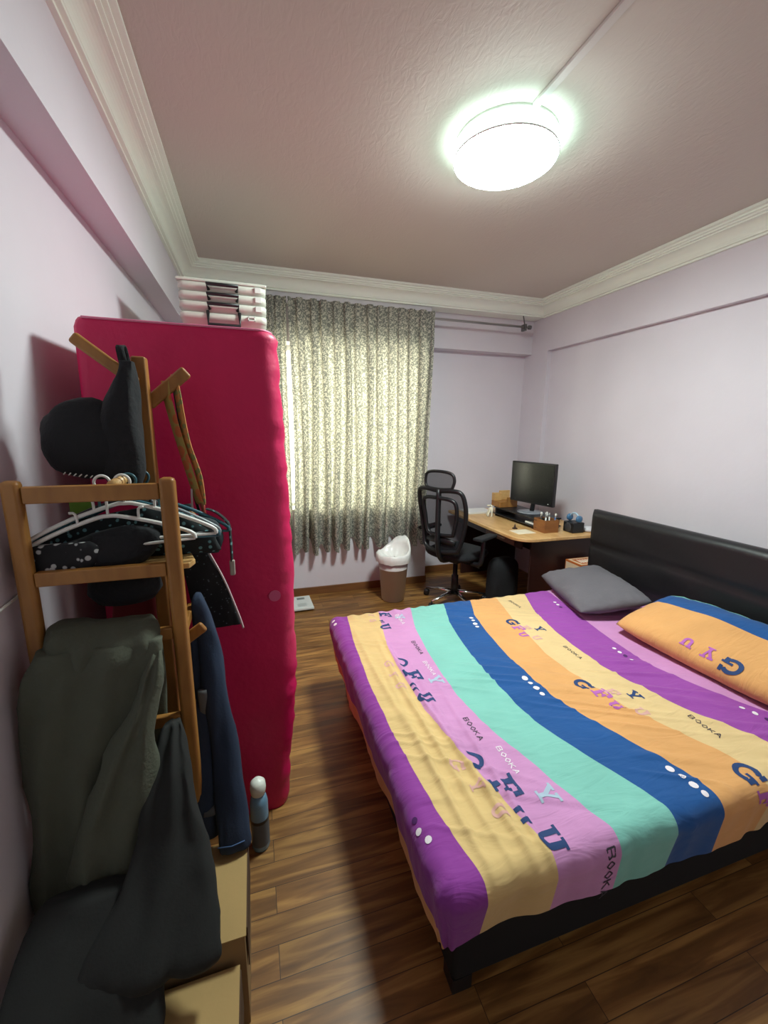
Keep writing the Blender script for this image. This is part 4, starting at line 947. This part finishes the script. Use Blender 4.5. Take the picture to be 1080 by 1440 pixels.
tag(link('printed_scarf', bm, TLP, None, True), 'dark teal patterned cloth slung over the rear hangers', 'clothing')
t = thing('hanging_strap', 'grey strap dangling from the right-hand hanger tip', 'strap', (-.085, 1.36, 1.2))
bm = ribbon(B(), [(-.06, -.0, .135), (-.03, 0, .12), (0, 0, .085), (.004, 0, .04), (.004, 0, -.04)], .016, .003, Vector((.3, 1, 0)).normalized()); link('strap_band', bm, TLP, t, True)
link('clip', box(B(), -.004, .012, -.008, .008, -.085, -.035), mat('clip_grey', '9d968e', 0.4), t, bevel=.004)
# shirt right sleeve-like dark drape from the rear hanger
bm = loft(B(), [(1.20, -.20, -.115, 1.35, .012), (1.25, -.24, -.10, 1.35, .022), (1.30, -.26, -.125, 1.35, .018), (1.325, -.27, -.2, 1.35, .006)], amp=.005, freq=24)
tag(link('dark_blouse', bm, mat('dark_teal_cloth', '1d2a30', 0.8, var=.2), None, True), 'dark blouse shoulder sticking out right of the rack post', 'clothing')

# black cap on the upper left peg
cap = thing('baseball_cap', 'black cap hanging by its strap from the upper left peg', 'cap', (-.37, 1.33, 1.55))
bm = B(); pr_ = [(.001, .112)] + [(.112 * math.sin(a), .112 * math.cos(a)) for a in [PI * k / 22 for k in range(1, 22)]] + [(.001, -.112)]
lathe(bm, pr_, 48, Matrix.Translation((-.048, 0, -.012)), cap=False)
for v in bm.verts:
    q = v.co.copy(); v.co.y *= .5; v.co += Vector((q.x + .048, 0, q.z + .012)).normalized() * (noise.noise(q * 11) * .014 + noise.noise(q * 28) * .006)
    if v.co.z < -.07: v.co.z = -.07 + (v.co.z + .07) * .75
link('crown', bm, BLKF, cap, True)
bm = loft(B(), [(-.135, .0, .06, .01, .02), (-.10, -.03, .080, .005, .045), (.0, -.03, .086, .0, .05), (.07, -.02, .086, .0, .042), (.13, .008, .085, .0, .03), (.18, .03, .083, .0, .018), (.205, .04, .08, .0, .010)], amp=.008, freq=18)
link('brim', bm, BLKF, cap, True)
bm = ribbon(B(), [(.05, 0, .19), (.045, .0, .235), (.045, .03, .24), (.05, .045, .18)], .02, .003, Vector((1, 0, 0))); link('strap', bm, BLKF, cap, True)
bm = B()
for i in range(7):
    a = -.105 + i * .012; tube(bm, [(a, -.052 + .004 * abs(i - 3) * .5, -.094 - i * .002), (a + .007, -.053, -.088 - i * .002)], .0016, 5)
link('embroidery', bm, WHITE, cap, True)
# black hat under the shelf
bm = lathe(B(), [(.001, .05), (.055, .045), (.085, .015), (.09, -.02), (.07, -.05), (.001, -.06)], 28, Matrix.Translation((-.385, 1.36, 1.12)) @ Matrix.Scale(1.1, 4, Vector((1, 0, 0))) @ Matrix.Scale(.8, 4, Vector((0, 1, 0))), cap=False)
tag(link('dark_hat', bm, BLKF, None, True), 'round black hat hanging under the rack shelf', 'hat')
bm = loft(B(), [(.80, -.45, -.32, 1.47, .01), (.95, -.46, -.32, 1.47, .02), (1.06, -.45, -.325, 1.47, .018), (1.09, -.44, -.34, 1.47, .006)], amp=.005)
tag(link('red_pouch', bm, mat('dark_red_cloth', '7a1d22', 0.8), None, True), 'dark red cloth pouch behind the rack, below the black hat', 'pouch')
bm = box(B(), -.548, -.485, 1.49, 1.494, 1.31, 1.385)
tag(link('green_card', bm, mat('green_card', '6f9a2c', 0.6)), 'bright green card against the wardrobe behind the hangers', 'card')

# lanyards on the right peg
LY_ = pat_mat('lanyard_orange_green', 'c98a4e', '8a8a52', 55, .45); LY2 = pat_mat('lanyard_brown', 'a8924e', 'c46a3e', 30, .5)
t = thing('lanyard', 'olive and orange strap looped on the right upper peg', 'lanyard', (-.21, 1.43, 1.70))
bm = ribbon(B(), [(-.03, 0, .015), (-.028, -.004, -.03), (-.005, -.01, -.15), (.035, -.015, -.33), (.045, -.015, -.36)], .032, .003, Vector((.75, -.65, 0)).normalized()); link('strap_band', bm, LY2, t, True)
bm = ribbon(B(), [(-.005, 0, .035), (.002, -.004, -.02), (.018, -.012, -.16), (.045, -.016, -.27), (.05, -.018, -.36)], .024, .003, Vector((.75, -.65, 0)).normalized()); link('strap_band', bm, LY_, t, True)
link('clip', tube(B(), [(.048, -.016, -.355), (.05, -.016, -.375), (.05, -.016, -.40)], [.008, .006, .009], 8), mat('clip_brown', '8c3f2c', 0.4), t, True)
t = thing('lanyard', 'black cord strap hanging behind the orange one', 'lanyard', (-.21, 1.45, 1.70))
bm = ribbon(B(), [(-.012, 0, .02), (-.006, .0, -.06), (.01, -.004, -.25), (.04, -.01, -.42)], .012, .002, Vector((.75, -.65, 0)).normalized()); link('strap_band', bm, BLKF, t, True)

# dark patterned garment with pale piped edge
gm = thing('piped_garment', 'black patterned garment with pale piped edge hanging beside the rack', 'clothing', (-.15, 1.43, 1.1))
bm = loft(B(), [(-.19, -.05, .085, 0, .006), (-.15, -.06, .075, 0, .010), (-.02, -.08, .035, 0, .016), (.09, -.09, -.01, 0, .018), (.17, -.09, -.04, 0, .012), (.24, -.07, -.045, 0, .006)], amp=.004, freq=20)
DLACE = pat_mat('dark_lace', '0e1014', '4a5358', 70, .2)
link('body', bm, DLACE, gm, True)
link('piped_edge', tube(B(), smoothcurve([(-.04, -.012, .29), (-.042, -.012, .23), (-.036, -.012, .16), (-.008, -.012, .09), (.037, -.012, -.02), (.076, -.012, -.15), (.088, -.012, -.20)], 6), .0032, 8), mat('pale_piping', 'c9b4b8', 0.5), gm, True)

# ---- trousers and jeans
def garment(name, label, rows, m, part=None, amp=.006, **k):
    t = thing(name, label, 'trousers', (0, 0, 0)); return t
OLV = mat('olive_grey_cotton', '4c4f42', 0.9, bump=.25, bscale=120, var=.06, vscale=10)
tr = thing('trousers', 'olive grey trousers draped over the middle rung, hems hanging forward', 'trousers', (0, 0, 0))
# waist roll over rung
bm = loft(B(), [(.955, -.545, -.285, 1.15, .026), (1.00, -.535, -.275, 1.158, .034), (1.035, -.528, -.270, 1.18, .045), (1.058, -.520, -.275, 1.20, .040), (1.070, -.50, -.29, 1.205, .022)], amp=.012, freq=12, n=72, seed=1, fold=.006, nf=4)
link('waist', bm, OLV, tr, True)
bm = loft(B(), [(.435, -.49, -.308, 1.03, .018), (.475, -.495, -.303, 1.04, .027), (.60, -.47, -.296, 1.06, .030), (.70, -.43, -.287, 1.075, .030), (.87, -.34, -.267, 1.10, .028), (.985, -.285, -.252, 1.13, .020), (1.01, -.275, -.254, 1.145, .010)], amp=.012, freq=12, n=72, seed=2, fold=.005, nf=2, stretch=.5)
link('leg', bm, OLV, tr, True)
bm = loft(B(), [(.20, -.588, -.51, 1.06, .014), (.24, -.59, -.50, 1.06, .024), (.50, -.59, -.42, 1.09, .026), (.70, -.588, -.38, 1.105, .026), (.90, -.57, -.285, 1.125, .028), (.985, -.55, -.262, 1.135, .030), (1.03, -.53, -.26, 1.15, .022)], amp=.013, freq=11, n=80, seed=3, fold=.007, nf=2.5, stretch=.5)
link('leg', bm, OLV, tr, True)
bm = loft(B(), [(.62, -.52, -.29, 1.235, .014), (.80, -.53, -.285, 1.24, .018), (.98, -.53, -.28, 1.235, .02), (1.04, -.52, -.285, 1.225, .016)], amp=.006, freq=10, n=48, seed=4)
link('seat_panel', bm, OLV, tr, True)
DG = mat('charcoal_cloth', '1a1b1a', 0.9, bump=.08, bscale=140, var=.08, vscale=8)
t2 = thing('trousers', 'charcoal trousers hanging low from the lower rung', 'trousers', (0, 0, 0))
bm = loft(B(), [(.335, -.42, -.14, .855, .020), (.375, -.43, -.132, .865, .036), (.47, -.36, -.150, .955, .036), (.56, -.325, -.172, 1.02, .032), (.66, -.305, -.193, 1.07, .028), (.735, -.285, -.213, 1.12, .024), (.77, -.27, -.225, 1.15, .012)], amp=.010, freq=11, n=72, seed=5, fold=.007, nf=2)
link('leg', bm, DG, t2, True)
bm = loft(B(), [(.245, -.575, -.25, .78, .018), (.29, -.578, -.245, .80, .030), (.36, -.578, -.26, .86, .032), (.43, -.56, -.29, .93, .026), (.48, -.52, -.31, .98, .014)], amp=.009, freq=11, n=52, seed=6)  # added dark form, stands in for the foreground darkness at lower left
link('leg', bm, DG, t2, True)
JN = mat('navy_denim', '1f2c42', 0.9, bump=.1, bscale=160, var=.18, vscale=5)
jn = thing('jeans', 'dark blue jeans hanging from the lower right peg', 'jeans', (0, 0, 0))
bm = loft(B(), [(.312, -.158, -.073, 1.14, .016), (.335, -.166, -.068, 1.145, .024), (.45, -.168, -.078, 1.19, .026), (.65, -.178, -.100, 1.25, .026), (.85, -.195, -.125, 1.315, .026), (.97, -.205, -.150, 1.35, .024), (1.04, -.21, -.17, 1.36, .018), (1.06, -.20, -.18, 1.37, .008)], amp=.006, freq=14, n=48, seed=7)
link('leg', bm, JN, jn, True)
bm = loft(B(), [(.33, -.235, -.165, 1.19, .012), (.36, -.238, -.160, 1.19, .024), (.60, -.23, -.162, 1.24, .024), (.80, -.23, -.168, 1.325, .022), (.93, -.23, -.18, 1.335, .014)], amp=.006, freq=14, n=48, seed=8)
link('leg', bm, JN, jn, True)
bm = ribbon(B(), [(-.19, 1.352, .345), (-.13, 1.341, .34), (-.075, 1.36, .345)], .0, .0) if False else tube(B(), [(-.160, 1.122, .345), (-.12, 1.118, .343), (-.083, 1.124, .345)], .0018, 6); link('hem_stitch', bm, mat('blue_thread', '3d567e', .8), jn, True)
bm = loft(B(), [(.42, -.20, -.165, 1.17, .006), (.52, -.19, -.145, 1.27, .010), (.70, -.195, -.165, 1.27, .008), (.78, -.197, -.178, 1.27, .005)], amp=.004)
tag(link('grey_cloth', bm, mat('mid_grey_cloth', '5a5c5e', 0.9), None, True), 'narrow grey cloth end hanging between the trousers and jeans', 'clothing')
# white cable on the left wall
tag(link('wall_cable', tube(B(), smoothcurve([(-.594, .95, 1.155), (-.594, 1.15, 1.148), (-.594, 1.32, 1.155), (-.594, 1.45, 1.15)], 5), .004, 8), WHITE, None, True), 'thin white cable running along the left wall behind the rack', 'cable')
